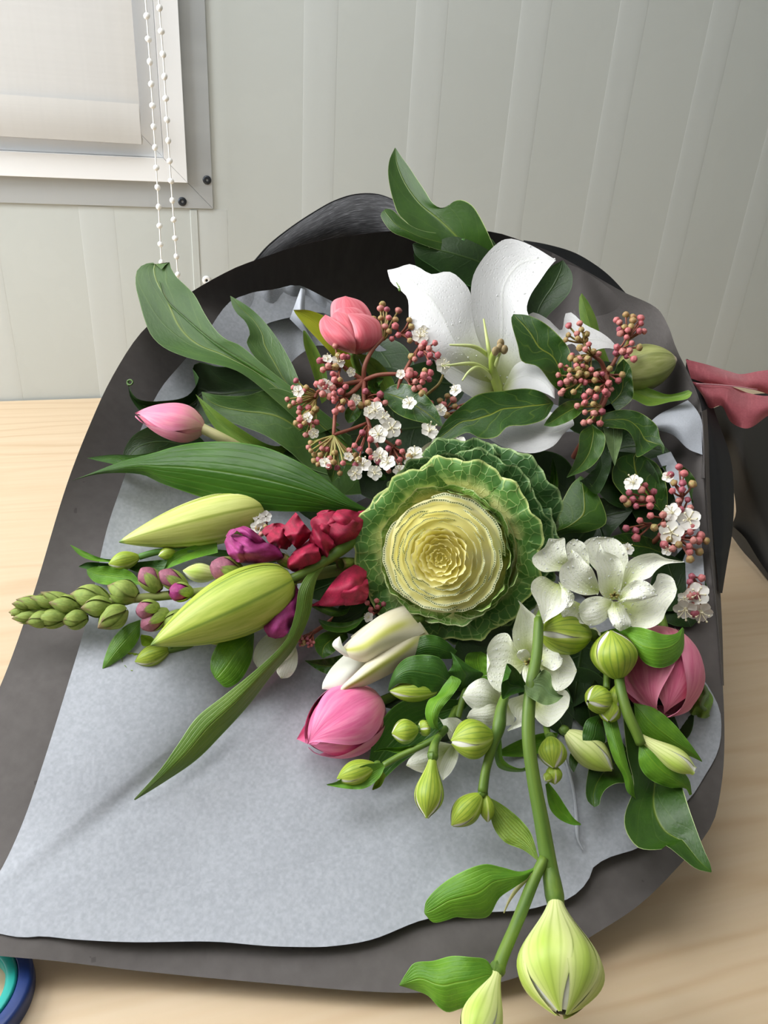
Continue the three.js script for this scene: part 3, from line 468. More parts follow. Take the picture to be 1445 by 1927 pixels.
// ---------- the ornamental kale ----------
{ const t = thing('ornamental_kale', 'ornamental kale rosette with pale yellow heart and frilled green outer leaves in the middle', 'kale');
  const A = P(872, 1012, -2.5), B = P(825, 1054, 5.6), y = B.clone().sub(A), len = y.length(); y.normalize();
  const x = V3(1, 0, 0).applyQuaternion(camera.quaternion); x.addScaledVector(y, -x.dot(y)).normalize(); const z = x.clone().cross(y);   // z: down in the picture
  const at = (a, r, h) => A.clone().addScaledVector(y, h).addScaledVector(x, Math.cos(a) * r).addScaledVector(z, Math.sin(a) * r);
  const px = A.distanceTo(camera.position) / F;
  // ang: degrees clockwise from the right; r: rim radius in px; h: rim height in cm under the heart's top; om: half width; roll: how far the rim turns out
  function kaleLeaf(m, ang, r, h, om, roll, ruf, o = {}) {
    const ph = rnd() * 6.28, R = r * px, hr = len - h / 100, hb = (o.base ?? 0.15) * len, k1 = o.k ?? 5, lean = o.lean || 0;
    part(t, 'leaf', grid(20, o.nv || 30, (u, v) => {
      const w = v * 2 - 1, a = ang * RAD + om * w * (0.55 + 0.45 * u) + 0.12 * lean * u, top = u * (1 - 0.30 * Math.pow(Math.abs(w), 3.2));
      let rad = R * ((o.r0 ?? 0.25) + (1 - (o.r0 ?? 0.25)) * Math.pow(top, o.p ?? 0.75)), hh = hb + (hr - hb) * Math.pow(top, 1.0);
      const q = Math.pow(u, 5), f = ruf * px * q;
      rad += roll * R * Math.pow(u, 4) + f * (Math.sin(w * k1 * 2.2 + ph) + 0.5 * Math.sin(w * k1 * 5.1 + ph * 2));
      hh -= roll * R * 0.9 * Math.pow(u, 6) - f * 0.7 * Math.cos(w * k1 * 2.9 + ph) - f * 0.4 * Math.sin(w * k1 * 6.3);
      return at(a, rad, hh);
    }), m);
  }
  for (let i = 0; i < 16; i++) kaleLeaf(M.kaleCore, i * 137.5 + 20, 4 + i * 2.9, 0.35 - 0.012 * i, 1.4, 0.02, 1.1 + i * 0.07, { base: 0.84, r0: 0.66, nv: 30, k: 6 });
  for (let i = 0; i < 18; i++) kaleLeaf(M.kaleInner, i * 137.5 + 130, 46 + i * 2.9, 0.24 + i * 0.05, 1.1 - i * 0.012, 0.02 + i * 0.004, 1.1, { base: 0.72, r0: 0.74, nv: 40, k: 5 });
  { const g = grid(12, 36, (u, v) => at(v * Math.PI * 2, 94 * px * u + 0.0004, len - 0.0085 - 0.007 * u * u)); part(t, 'heart', g, M.kaleCore); }
  const mids = [[200, 100, 1.5], [128, 104, 1.6], [40, 104, 1.5], [318, 104, 1.3], [262, 104, 1.5], [85, 110, 1.9]];
  for (const [a, r, h] of mids) kaleLeaf(M.kaleMid, a, r, h, 0.8, 0.10, 2.6, { base: 0.4, r0: 0.66, k: 4 });
  // tall pale leaves cupping the heart on its right
  for (const [a, r, h, om] of [[345, 112, 0.7, 0.62], [35, 110, 1.0, 0.55], [300, 110, 0.9, 0.6], [0, 124, 1.2, 0.6], [150, 108, 1.3, 0.6]]) kaleLeaf(M.kaleMid, a, r, h, om, -0.02, 2.2, { base: 0.3, r0: 0.72, k: 4 });
  const outs = [[178, 132, 1.5, 0.78], [232, 122, 2.0, 0.75], [285, 128, 2.1, 0.72], [128, 132, 1.9, 0.74], [75, 126, 2.4, 0.74], [20, 124, 1.8, 0.8], [330, 128, 1.9, 0.75]];
  for (const [a, r, h, om] of outs) kaleLeaf(M.kaleOuter, a, r, h, om, 0.24, 4.2, { base: 0.3, r0: 0.56, k: 4 });
  const backs = [[200, 140, 3.2, 0.62], [250, 146, 3.3, 0.6], [300, 158, 3.4, 0.62], [345, 154, 3.4, 0.62], [30, 150, 3.5, 0.6], [95, 146, 3.7, 0.62], [150, 140, 3.7, 0.6], [318, 180, 4.6, 0.56], [0, 162, 4.6, 0.55], [275, 168, 4.8, 0.55], [60, 158, 5, 0.55]];
  for (const [a, r, h, om] of backs) kaleLeaf(M.kaleBack, a, r, h, om, 0.12, 4, { base: 0.05, r0: 0.4, k: 4 });
  part(t, 'stalk', tube([A.clone().addScaledVector(y, 0.02), A.clone().addScaledVector(y, -0.03), A.clone().addScaledVector(y, -0.06)], [0.012, 0.010], { metres: true }), M.stem);
}

// ---------- tulips ----------
// closed cup of six petals from its base to its tip; r: half width in pixels
function cup(t, m, base, tip, rpx, o = {}) {
  const A = P(...base), B = P(...tip), { M: fm, len } = axisFrame(A, B, o.spin || 0), rad = rpx * distOf(A) / F;
  const prof = o.prof || ((u) => 0.10 * (1 - u) + Math.pow(Math.sin(Math.PI * Math.pow(clamp(u, 0.001, 0.998), 0.86)), 0.62)), n = o.n || 3;
  for (let ring = 0; ring < 2; ring++) for (let i = 0; i < n; i++) {
    const k = (o.vary || 0) * (rnd() - 0.5), g = shell({ len: len * (1 - (ring ? 0.03 : 0) + k), rad: rad * (ring ? 0.95 : 1), prof, th: (i + ring * 0.5) * 2 * Math.PI / n, ha: (o.ha || 1.12) + ring * 0.2, keel: o.keel ?? -0.05, edge: ring ? 0 : (o.edge ?? 0.07), curl: (o.curl || 0) * (1 - ring), taper: o.taper, nu: 24, nv: 16, tipv: 0 });
    place(part(t, 'petal', g, m), fm);
  }
}
{ let t = thing('tulip', 'coral pink tulip half open above the viburnum cluster at the back', 'tulip', 'pink tulips');
  // petals traced one by one round a cup
  part(t, 'petal', blade([[655, 664, 1], [622, 650, 2], [604, 628, 2.2], [601, 606, 2], [612, 592, 1.6]], [[668, 666, 2], [668, 640, 3.4], [648, 615, 3.6], [628, 600, 2.8], [612, 592, 1.6]], { fold: 0.9, k: 2 }), M.tulipCoral);
  part(t, 'petal', blade([[662, 668, 0.6], [640, 640, 1.6], [622, 605, 1.8], [624, 592, 1.8], [634, 586, 1.6]], [[672, 668, 1.2], [676, 640, 2.8], [668, 610, 2.8], [652, 590, 2.4], [634, 586, 1.6]], { fold: 0.9, k: 2 }), M.tulipCoral);
  part(t, 'petal', blade([[664, 668, 0.8], [668, 640, 3.2], [664, 615, 3.6], [656, 596, 3.4], [654, 589, 3]], [[680, 666, 0.6], [706, 656, 1.6], [719, 634, 1.8], [714, 606, 2], [690, 592, 2.6], [654, 589, 3]], { fold: 1.0, k: 2 }), M.tulipCoral);
  part(t, 'petal', blade([[650, 640, -0.5], [626, 610, 0.4], [622, 580, 0.8], [628, 565, 0.8], [650, 557, 0.8]], [[690, 640, -0.5], [702, 610, 0.4], [696, 586, 0.8], [680, 567, 0.8], [650, 557, 0.8]], { fold: 0.9, k: 2 }), M.tulipCoral);
  part(t, 'petal', blade([[660, 650, 0], [632, 612, 1.2], [628, 592, 1.4], [634, 582, 1.5], [648, 578, 1.6]], [[690, 650, 0], [700, 612, 1.2], [690, 594, 1.6], [672, 580, 1.7], [648, 578, 1.6]], { fold: 0.8, k: 2 }), M.tulipCoral);
  part(t, 'stem', tube([[664, 664, 1.2], [672, 690, -0.5], [700, 740, -4], [740, 800, -8]], [8, 7]), M.stem);
  part(t, 'leaf', blade([[720, 740, -3], [690, 700, -1], [676, 676, 0], [668, 664, 0.4]], [[745, 760, -3.4], [740, 715, -1.4], [712, 680, -0.4], [690, 668, 0]], { fold: -0.4, nu: 16 }), M.tulip);
  part(t, 'leaf', blade([[650, 700, -3], [618, 660, -1], [580, 620, 0], [557, 592, 0.6], [552, 583, 0.8]], [[670, 690, -3], [648, 640, -1.4], [618, 600, -0.2], [582, 584, 0.4], [552, 583, 0.8]], { fold: -0.5 }), M.tulipLight);
  part(t, 'leaf', blade([[605, 760, -2.5], [588, 700, -1.4], [572, 650, -0.6], [570, 622, -0.4]], [[618, 750, -2.8], [614, 700, -1.9], [596, 655, -1.1], [574, 622, -0.4]], { fold: -0.5 }), M.tulip);

  t = thing('tulip', 'closed pink tulip bud lying at the left beside the dark lobed leaf', 'tulip', 'pink tulips');
  cup(t, M.tulipPink, [384, 806, 1.6], [255, 780, 1.4], 33, { spin: 0.62, ha: 1.08, edge: 0.10, prof: (u) => 0.12 * (1 - u) + Math.pow(Math.sin(Math.PI * Math.pow(clamp(u, 0.001, 0.99), 0.72)), 0.85) });
  part(t, 'stem', tube([[380, 806, 1.5], [405, 818, 1.3], [440, 836, 0.5], [520, 880, -3], [600, 920, -7]], [10, 9, 9]), M.stemPale);
  part(t, 'leaf', blade([[560, 860, -1.8], [500, 862, -0.2], [440, 835, 0.9], [400, 800, 1.3], [368, 742, 1.6]], [[560, 835, -1.4], [510, 838, 0.2], [455, 808, 1.1], [405, 772, 1.5], [368, 742, 1.6]], { fold: -0.5 }), M.tulip);

  t = thing('tulip', 'hot pink tulip lying on the tissue below the opening lily bud', 'tulip', 'pink tulips');
  cup(t, M.tulipHot, [716, 1318, 0.6], [578, 1402, 1.8], 60, { spin: 0.25, ha: 1.05, edge: 0.06, prof: (u) => 0.16 * (1 - u) + 0.98 * Math.pow(Math.sin(Math.PI * Math.pow(clamp(u, 0.001, 0.998), 0.95)), 0.58) });
  part(t, 'petal', blade([[640, 1318, 1], [600, 1330, 1.2], [575, 1362, 1.2], [558, 1391, 1.2]], [[650, 1340, 2], [622, 1368, 2.2], [605, 1395, 2], [588, 1402, 1.6], [558, 1391, 1.2]], { fold: -0.6, k: 2 }), M.tulipHot, 'petal opening outwards');
  part(t, 'stem', tube([[712, 1322, 0.4], [740, 1310, -0.5], [800, 1280, -3], [860, 1240, -7]], [9, 8]), M.stem);

  t = thing('tulip', 'rose pink tulip hanging head down at the right under a curved leaf', 'tulip', 'pink tulips');
  cup(t, M.tulipRose, [1244, 1190, 0.8], [1248, 1350, 2.0], 60, { spin: 0.66, ha: 1.0, edge: 0.10, keel: -0.04, prof: (u) => 0.4 * (1 - u) + 0.95 * Math.pow(Math.sin(Math.PI * Math.pow(clamp(u, 0.001, 0.998), 1.12)), 0.6) });
  part(t, 'stem', tube([[1252, 1196, 0.7], [1240, 1150, -1], [1210, 1080, -5], [1170, 1000, -9]], [9, 8]), M.stem); }

// ---------- the lily and its buds ----------
{ const t = thing('lily', 'large open white lily with green throat and brown stigma near the top', 'lily'), m = M.lilyPetal;
  const C = [938, 722, -1.5], two = (L, R, o) => part(t, 'petal', blade(L, R, { nu: 34, nv: 18, k: 1.5, ...o }), m);
  two([[915, 742, -1.8], [860, 700, 0.2], [810, 672, 1.4], [782, 645, 2], [770, 605, 2.2], [767, 562, 2], [752, 545, 2.0], [736, 532, 1.8], [729, 510, 1.6]],
    [[950, 712, -1.6], [925, 680, 0], [900, 640, 1.4], [888, 590, 2.2], [884, 548, 2.4], [855, 515, 2.6], [838, 511, 2.6], [812, 516, 2.6], [786, 502, 2.4], [770, 497, 2.2], [745, 505, 2.0], [729, 508, 1.6]], { fold: 0.7, ruffle: 0.25, freq: 2, k: 1.2 });
  two([[925, 735, -1.8], [900, 670, 0.6], [892, 620, 1.6], [886, 565, 2], [890, 520, 2], [912, 482, 1.8], [940, 455, 1.4], [962, 449, 1.0], [1000, 462, 0.9], [1044, 488, 1.4]],
    [[958, 735, -1.8], [985, 690, 0], [1004, 640, 1.0], [1002, 610, 1.4], [991, 582, 1.8], [998, 556, 2], [1015, 530, 2], [1030, 508, 1.9], [1038, 498, 1.8], [1046, 490, 1.4]], { fold: -0.8, ruffle: 0.2, freq: 1.5, k: 1.6 });
  two([[918, 762, -2], [900, 754, -0.8], [868, 735, 0.4], [838, 712, 1.2], [822, 690, 1.6], [816, 672, 1.6]],
    [[950, 716, -1.8], [925, 700, -0.6], [890, 682, 0.4], [860, 672, 1.2], [838, 667, 1.6], [816, 670, 1.6]], { fold: -0.5 });
  two([[948, 726, -1.6], [968, 688, -0.2], [990, 678, 0.5], [1012, 686, 1.1], [1030, 700, 1.5], [1042, 722, 1.6], [1044, 748, 1.4]],
    [[940, 748, -1.8], [965, 742, -0.6], [990, 735, 0.2], [1012, 736, 0.8], [1030, 742, 1.2], [1040, 748, 1.4], [1044, 750, 1.4]], { fold: 0.5 });
  two([[930, 740, -2.4], [912, 770, -1.2], [898, 800, 0], [915, 822, 0.8], [950, 842, 1.2], [1000, 853, 1.4], [1040, 840, 1.4], [1062, 815, 1.2], [1080, 800, 1.0]],
    [[950, 738, -2.4], [980, 760, -1.6], [1010, 770, -0.8], [1035, 775, -0.2], [1055, 780, 0.2], [1075, 785, 0.6], [1080, 796, 1.0]], { fold: 0.7 });
  two([[942, 726, -2.2], [965, 660, -1.4], [985, 610, -1], [1000, 588, -1], [1030, 600, -1], [1056, 622, -1], [1064, 590, -0.2], [1075, 588, 0], [1100, 610, 0.2], [1130, 625, 0.2], [1150, 640, 0.2], [1162, 656, 0.2]],
    [[955, 732, -2.2], [1000, 700, -2], [1030, 680, -1.8], [1050, 665, -1.4], [1066, 650, -1], [1080, 648, -0.6], [1095, 672, -0.4], [1106, 670, -0.2], [1120, 660, 0], [1140, 655, 0.2], [1162, 658, 0.2]], { fold: -0.3 });
  part(t, 'petal_tip', tube([[748, 534, 1.8], [751, 541, 1.9], [753, 548, 2]], [5, 2.5]), M.stem, 'green hooked petal tip');
  const fil = mat({ map: streak(0xdfe6b0, 0xc3d07c, 1, 4), roughness: 0.5 });
  for (const s of [[[928, 706, -1], [920, 660, 1.8], [910, 600, 2.8]], [[924, 672, 0.6], [890, 652, 2.6], [846, 649, 3]], [[922, 702, 0], [890, 685, 2], [832, 689, 3]], [[926, 712, -0.2], [900, 692, 1.6], [882, 700, 2.4], [870, 716, 2.6]], [[930, 700, 0], [936, 676, 2], [945, 655, 2.6]]])
    part(t, 'filament', tube(s, [4.5, 4, 1.6]), fil);
  part(t, 'style', tube([[938, 735, -1.6], [928, 700, 0.4], [926, 676, 1.6], [932, 662, 2.6], [938, 658, 3]], [9, 9, 7.5, 6, 6]), mat({ map: streak(0xcdda86, 0xa8be50, 1, 4), roughness: 0.45 }));
  const g = []; for (const [dx, dy] of [[2, -9], [9, 3], [-8, 6], [0, 0]]) { const p = P(940 + dx, 655 + dy, 3.4), s = new THREE.SphereGeometry(7.2 * distOf(p) / F, 14, 10); s.scale(0.95, 1.2, 0.8); s.translate(p.x, p.y, p.z); g.push(s); }
  part(t, 'stigma', mergeGeometries(g), mat({ map: streak(0xb89a72, 0x8f8058, 1, 5), roughness: 0.6 }), 'brown three-lobed stigma'); }
single('lily_petal', blade([[850, 840, -0.4], [815, 830, 0.4], [786, 850, 0.9], [768, 880, 1.4], [768, 903, 1.6]], [[905, 862, -0.8], [870, 872, 0.2], [835, 876, 0.8], [800, 890, 1.3], [768, 903, 1.6]], { fold: -0.5, nu: 22 }), M.lilyOpening, 'cream white lily petal pointing down below the viburnum florets', 'petal');

function lilyBud(label, m, base, tip, rpx, o = {}) {
  const t = thing('lily_bud', label, 'lily bud', 'lily buds'), A = P(...base), B = P(...tip), { M: fm, len } = axisFrame(A, B, o.spin || 0), rad = rpx * distOf(A) / F;
  const prof = o.prof || ((u) => 0.30 * Math.pow(1 - u, 3) + Math.pow(Math.sin(Math.PI * Math.pow(clamp(u, 0.001, 0.995), 0.74)), 0.8));
  for (let ring = 1; ring >= 0; ring--) for (let i = 0; i < 3; i++)
    place(part(t, 'tepal', shell({ len, rad: rad * (ring ? 0.955 : 1), prof, th: (i + ring / 2) * 2.0944, ha: ring ? 0.85 : 0.92, keel: 0.045, edge: -0.05, taper: (a) => 1, nu: 28, nv: 14 }), m), fm);
  if (o.stem) part(t, 'stem', tube(o.stem, o.sr || [9, 8]), M.stem);
  return t;
}
lilyBud('pale green lily bud lying above the purple snapdragon florets', M.lilyBudPale, [500, 955, 0.4], [224, 1020, 1.2], 43, { spin: 0.15, stem: [[492, 957, 0.3], [540, 945, -1.5], [620, 930, -5]] });
lilyBud('large yellow green lily bud slanting across the snapdragon stem', M.lilyBud, [548, 1090, 2.8], [284, 1214, 3.4], 56, { spin: -0.1, stem: [[540, 1094, 2.8], [575, 1077, 2.8], [640, 1035, 2.2], [700, 985, 0.5], [760, 930, -3]], sr: [9, 12, 11, 9] });
lilyBud('greenish lily bud with pink tip at the far right rim', M.lilyShade, [1165, 705, -1.5], [1272, 676, -0.6], 38, { spin: 0.5, stem: [[1170, 704, -1.5], [1140, 712, -3], [1080, 730, -7]], prof: (u) => 0.35 * Math.pow(1 - u, 3) + Math.pow(Math.sin(Math.PI * Math.pow(clamp(u, 0.001, 0.99), 0.95)), 0.62) });
{ const t = thing('lily_bud', 'cream lily bud just opening beside the ornamental kale', 'lily bud', 'lily buds'), m = M.lilyOpening;
  part(t, 'tepal', blade([[760, 1140, 1.4], [715, 1158, 2.2], [680, 1185, 2.6], [650, 1212, 2.8], [642, 1222, 2.9]], [[800, 1190, 1.4], [760, 1210, 2.4], [715, 1234, 2.8], [690, 1246, 2.8], [662, 1240, 3], [642, 1222, 2.9]], { fold: 1.2, k: 2 }), m);
  part(t, 'tepal', blade([[790, 1170, 1.2], [745, 1205, 2.4], [700, 1238, 2.8], [660, 1275, 2.8], [640, 1296, 2.6], [642, 1308, 2.4]], [[815, 1205, 0.8], [780, 1240, 1.4], [735, 1268, 1.8], [690, 1290, 2], [660, 1300, 2.2], [642, 1310, 2.4]], { fold: 1.0, k: 2 }), m);
  part(t, 'tepal', blade([[700, 1190, 0.6], [660, 1222, 1.2], [625, 1255, 1.6], [607, 1285, 1.8], [606, 1296, 1.8]], [[740, 1220, 1.6], [690, 1250, 2.2], [665, 1275, 2.2], [645, 1298, 2], [606, 1297, 1.8]], { fold: 0.5, k: 2 }), M.budWhite);
  part(t, 'tepal', blade([[762, 1138, 0.8], [730, 1150, 1], [690, 1175, 1.4], [660, 1198, 1.8]], [[800, 1185, 0.4], [760, 1190, 0.8], [700, 1215, 1.2], [668, 1225, 1.6]], { fold: 0.4, k: 2 }), m);
  part(t, 'curled_tip', blade([[650, 1236, 2.9], [636, 1226, 3.1], [625, 1215, 3.2], [628, 1206, 3.2], [638, 1198, 3.2]], [[668, 1240, 2.9], [650, 1222, 3.2], [644, 1214, 3.3], [642, 1206, 3.3], [639, 1197, 3.2]], { nu: 12, nv: 6, fold: 0.2 }), M.budWhite, 'white petal tip curling back');
  part(t, 'stem', tube([[785, 1168, 0.8], [830, 1130, -2], [880, 1080, -7]], [12, 9]), M.stem); }

// ---------- snapdragon ----------
{ const t = thing('snapdragon', 'crimson and magenta snapdragon spike with green buds reaching over the left edge', 'snapdragon');
  part(t, 'stem', tube([[760, 1030, -5], [690, 1060, -1], [600, 1080, 0.8], [500, 1098, 1.6], [400, 1112, 2.2], [320, 1120, 2.5], [250, 1127, 2.6], [180, 1135, 2.7], [110, 1145, 2.8], [50, 1152, 2.9], [22, 1155, 2.9]], [12, 12, 12, 11, 10, 9, 8, 6, 4]), mat({ map: streak(0xa3a862, 0x7f9048, 1, 8), roughness: 0.7, sheen: 0.4 }));
  // buds: [base, tip, half width, how much colour shows]
  const B = [[[52, 1152], [16, 1152], 9, 0], [[70, 1140], [22, 1136], 12, 0], [[75, 1158], [22, 1164], 12, 0], [[88, 1142], [30, 1128], 13, 0], [[100, 1160], [48, 1172], 15, 0], [[112, 1140], [56, 1124], 13, 0], [[130, 1160], [64, 1166], 18, 0], [[142, 1140], [76, 1114], 13, 0], [[150, 1142], [92, 1134], 17, 0], [[165, 1160], [115, 1170], 19, 0],
    [[200, 1128], [132, 1118], 22, 0], [[205, 1130], [150, 1104], 15, 0], [[210, 1140], [152, 1144], 19, 0], [[236, 1146], [184, 1182], 22, 0], [[258, 1124], [202, 1102], 23, 0]];
  for (const [b, e, r, c] of B) {
    const tt = 2.6 + (Math.abs(b[1] - 1140) < 8 ? 0.9 : 0.3), A = P(b[0], b[1], 2.7), T = P(e[0], e[1], tt), { M: fm, len } = axisFrame(A, T, rr(0, 2)), rad = r * distOf(A) / F;
    const q = part(t, 'bud', lathe(len, rad * 0.82, (u) => 0.15 * (1 - u) + Math.pow(Math.sin(Math.PI * Math.pow(clamp(u, 0.001, 0.99), 0.88)), 0.85), 16, 14, 0.04, 5), M.snapGreen); place(q, fm);
    for (let i = 0; i < 4; i++) part(q, 'sepal', shell({ len: len * 0.86, rad: rad * 0.95, prof: (u) => 0.2 * (1 - u) + Math.pow(Math.sin(Math.PI * (0.05 + 0.82 * u)), 0.8), th: i * 1.57, ha: 0.72, taper: (a) => 1 - 0.9 * a * a, nu: 10, nv: 8, keel: 0.05 }), M.snapGreen);
  }
  const colourBuds = [[[300, 1112, 2.8], [266, 1070, 3.2], 21, M.plum], [[352, 1108, 2.8], [300, 1076, 3.4], 19, M.plum], [[362, 1114, 3], [318, 1114, 3.8], 19, M.magenta], [[300, 1142, 2.9], [256, 1152, 3.4], 19, M.plum], [[318, 1150, 2.6], [266, 1182, 2.8], 20, M.plum], [[460, 1085, 2.6], [396, 1062, 3.4], 26, M.plum], [[345, 1150, 2.6], [310, 1186, 2.6], 18, M.snapGreen]];
  for (const [b, e, r, m] of colourBuds) {
    const A = P(...b), T = P(...e), { M: fm, len } = axisFrame(A, T), rad = r * distOf(A) / F;
    const q = part(t, 'bud', lathe(len, rad * 0.84, (u) => 0.2 * (1 - u) + Math.pow(Math.sin(Math.PI * Math.pow(clamp(u, 0.001, 0.985), 1.4)), 0.55), 18, 16, 0.05, 3), m, m === M.snapGreen ? undefined : 'bud showing pink at its tip'); place(q, fm);
    for (let i = 0; i < 5; i++) part(q, 'sepal', shell({ len: len * 0.74, rad: rad * 0.92, prof: (u) => 0.25 * (1 - u) + Math.pow(Math.sin(Math.PI * (0.03 + 0.6 * u)), 0.8), th: i * 1.257, ha: 0.7, taper: (a) => 1 - 0.85 * a * a, nu: 10, nv: 8 }), M.snapGreen);
  }
  const fl = (name, m, list, label) => { const f = part(t, name, blade(list[0][0], list[0][1], { k: 2, nu: 20, nv: 16, ruffle: 0.6, freq: 2.5, hump: 0.35, ...(list[0][2] || {}) }), m, label); for (const [L, R, o] of list.slice(1)) part(f, 'petal', blade(L, R, { k: 2, nu: 20, nv: 16, ruffle: 0.55, freq: 2.5, hump: 0.35, ...(o || {}) }), m); return f; };
  fl('floret', M.magenta, [
    [[[535, 1052, 2.4], [500, 1058, 3], [460, 1060, 3.2], [432, 1046, 3.2], [422, 1020, 3]], [[525, 1030, 2.6], [505, 1022, 3.4], [480, 1018, 3.8], [450, 1006, 3.8], [428, 1006, 3.2]], { fold: 1.0 }],
    [[[500, 1040, 2.6], [470, 1020, 3.6], [448, 1000, 4], [434, 996, 3.8], [424, 1010, 3.6]], [[505, 1024, 2.8], [488, 1008, 3.6], [470, 994, 4], [456, 990, 4], [440, 1004, 4.2]], { fold: 0.6 }],
    [[[470, 1058, 3.2], [448, 1058, 3.6], [430, 1044, 3.8], [424, 1024, 3.8]], [[490, 1040, 3.4], [462, 1030, 4.2], [446, 1018, 4.4], [432, 1008, 4.2]], { fold: 0.7 }]], 'magenta floret');
  fl('floret', M.crimson, [
    [[[560, 1030, 2], [545, 1050, 3], [546, 1072, 3], [560, 1070, 3]], [[600, 1005, 2.4], [600, 1035, 3.6], [604, 1052, 3.4], [590, 1062, 3]], { fold: 1 }],
    [[[560, 1035, 2.4], [540, 1012, 3.2], [530, 996, 3.2], [534, 990, 3]], [[590, 1005, 2.6], [572, 985, 3.4], [560, 968, 3.2], [556, 964, 3]], { fold: 0.7 }],
    [[[610, 1060, 2.2], [620, 1040, 3], [628, 1020, 3], [620, 1006, 3]], [[580, 1020, 3], [586, 1000, 3.8], [592, 985, 3.8], [606, 990, 3.4]], { fold: 0.5 }],
    [[[540, 1035, 2], [520, 1030, 2.6], [505, 1020, 2.6], [500, 1008, 2.2]], [[552, 1012, 2.2], [535, 996, 2.8], [522, 990, 2.6], [516, 992, 2.2]], { fold: 0.5 }]], 'crimson floret');
  fl('floret', M.crimson, [
    [[[640, 1040, 1.6], [612, 1025, 2.4], [590, 1000, 2.6], [584, 980, 2.4], [600, 968, 2]], [[700, 1000, 1.4], [676, 985, 2.6], [650, 970, 2.8], [625, 962, 2.6], [606, 966, 2]], { fold: 0.9 }],
    [[[672, 1020, 1.4], [650, 1012, 2.6], [630, 990, 3], [622, 972, 2.8], [632, 962, 2.6]], [[705, 985, 1.2], [690, 970, 2.2], [668, 962, 2.6], [650, 958, 2.8], [634, 960, 2.6]], { fold: 0.8 }],
    [[[690, 1000, 1], [680, 985, 1.8], [672, 970, 2], [674, 962, 1.8]], [[705, 985, 1], [702, 972, 1.4], [696, 962, 1.6], [686, 960, 1.6]], { fold: 0.4 }]], 'crimson floret');
  fl('floret', M.crimson, [
    [[[670, 1060, 1], [640, 1080, 2], [615, 1110, 2.4], [600, 1138, 2.2], [620, 1142, 2]], [[690, 1075, 1], [690, 1095, 1.8], [692, 1115, 2], [684, 1135, 2], [655, 1138, 2]], { fold: 1 }],
    [[[665, 1085, 1.6], [650, 1105, 2.8], [640, 1125, 2.8], [650, 1140, 2.4]], [[692, 1090, 1.6], [694, 1110, 2.2], [690, 1128, 2.2], [672, 1138, 2.2]], { fold: 0.6 }],
    [[[640, 1110, 1], [610, 1125, 1.4], [586, 1138, 1.2], [580, 1140, 1]], [[650, 1130, 1], [630, 1138, 1.2], [605, 1140, 1.2], [585, 1143, 1]], { fold: 0.3 }]], 'crimson floret');
  fl('floret', M.magenta, [
    [[[560, 1110, 1.8], [535, 1125, 2.4], [510, 1150, 2.8], [496, 1180, 2.8], [505, 1198, 2.4]], [[570, 1125, 1.8], [560, 1150, 2.4], [550, 1175, 2.6], [535, 1198, 2.6], [518, 1202, 2.4]], { fold: 0.9 }],
    [[[556, 1100, 2], [530, 1118, 2.4], [505, 1140, 2.4], [480, 1160, 2], [460, 1172, 1.6]], [[565, 1115, 2], [545, 1140, 2.2], [520, 1160, 2.2], [498, 1172, 2], [462, 1174, 1.6]], { fold: 0.3 }]], 'magenta floret'); 
  fl('floret', M.crimson, [
    [[[545, 1030, 1.4], [520, 1022, 2], [500, 1010, 2.2], [492, 1000, 2]], [[560, 1010, 1.4], [545, 994, 2], [525, 984, 2.2], [500, 990, 2.1]], { fold: 0.5, ruffle: 0.6, freq: 3 }],
    [[[600, 1060, 1.8], [575, 1072, 2.4], [552, 1076, 2.6], [540, 1066, 2.6]], [[604, 1040, 1.8], [580, 1036, 2.6], [556, 1040, 3], [541, 1052, 2.8]], { fold: 0.6, ruffle: 0.6, freq: 3 }]], 'crimson floret');
  fl('floret', M.crimson, [
    [[[690, 1010, 0.8], [650, 1030, 1.8], [620, 1046, 2.2], [600, 1040, 2.2], [596, 1020, 2]], [[700, 980, 0.8], [670, 990, 2], [640, 996, 2.6], [612, 996, 2.6], [598, 1006, 2.4]], { fold: 0.5, ruffle: 0.7, freq: 3 }],
    [[[640, 1010, 1.6], [615, 995, 2.6], [598, 978, 2.8], [596, 966, 2.6]], [[660, 985, 1.6], [645, 970, 2.4], [625, 960, 2.6], [606, 960, 2.6]], { fold: 0.5, ruffle: 0.7, freq: 3 }],
    [[[610, 1030, 2], [596, 1012, 3], [594, 996, 3.4], [604, 984, 3.4]], [[630, 1020, 2], [628, 1004, 3], [622, 990, 3.4], [608, 984, 3.5]], { fold: 0.4, ruffle: 0.5, freq: 2 }]], 'crimson floret');
  for (const [b, e, r] of [[[560, 1072, 1.6], [528, 1050, 2.6], 18], [[668, 1055, 0.6], [640, 1062, 1.6], 18], [[556, 1100, 1.2], [545, 1118, 2.2], 14], [[600, 1020, 1], [570, 1040, 2], 18]]) {
    const A = P(...b), T = P(...e), { M: fm, len } = axisFrame(A, T), rad = r * distOf(A) / F, q = part(t, 'calyx', lathe(len, rad * 0.7, (u) => 0.3 + 0.6 * Math.sin(Math.PI * u * 0.6), 12, 8), M.snapGreen); place(q, fm);
    for (let i = 0; i < 5; i++) part(q, 'sepal', shell({ len: len * 1.1, rad, prof: (u) => 0.3 * (1 - u) + 0.85 * u, th: i * 1.257, ha: 0.5, taper: (a) => 1 - 0.9 * a * a, nu: 8, nv: 6 }), M.snapGreen);
  } }

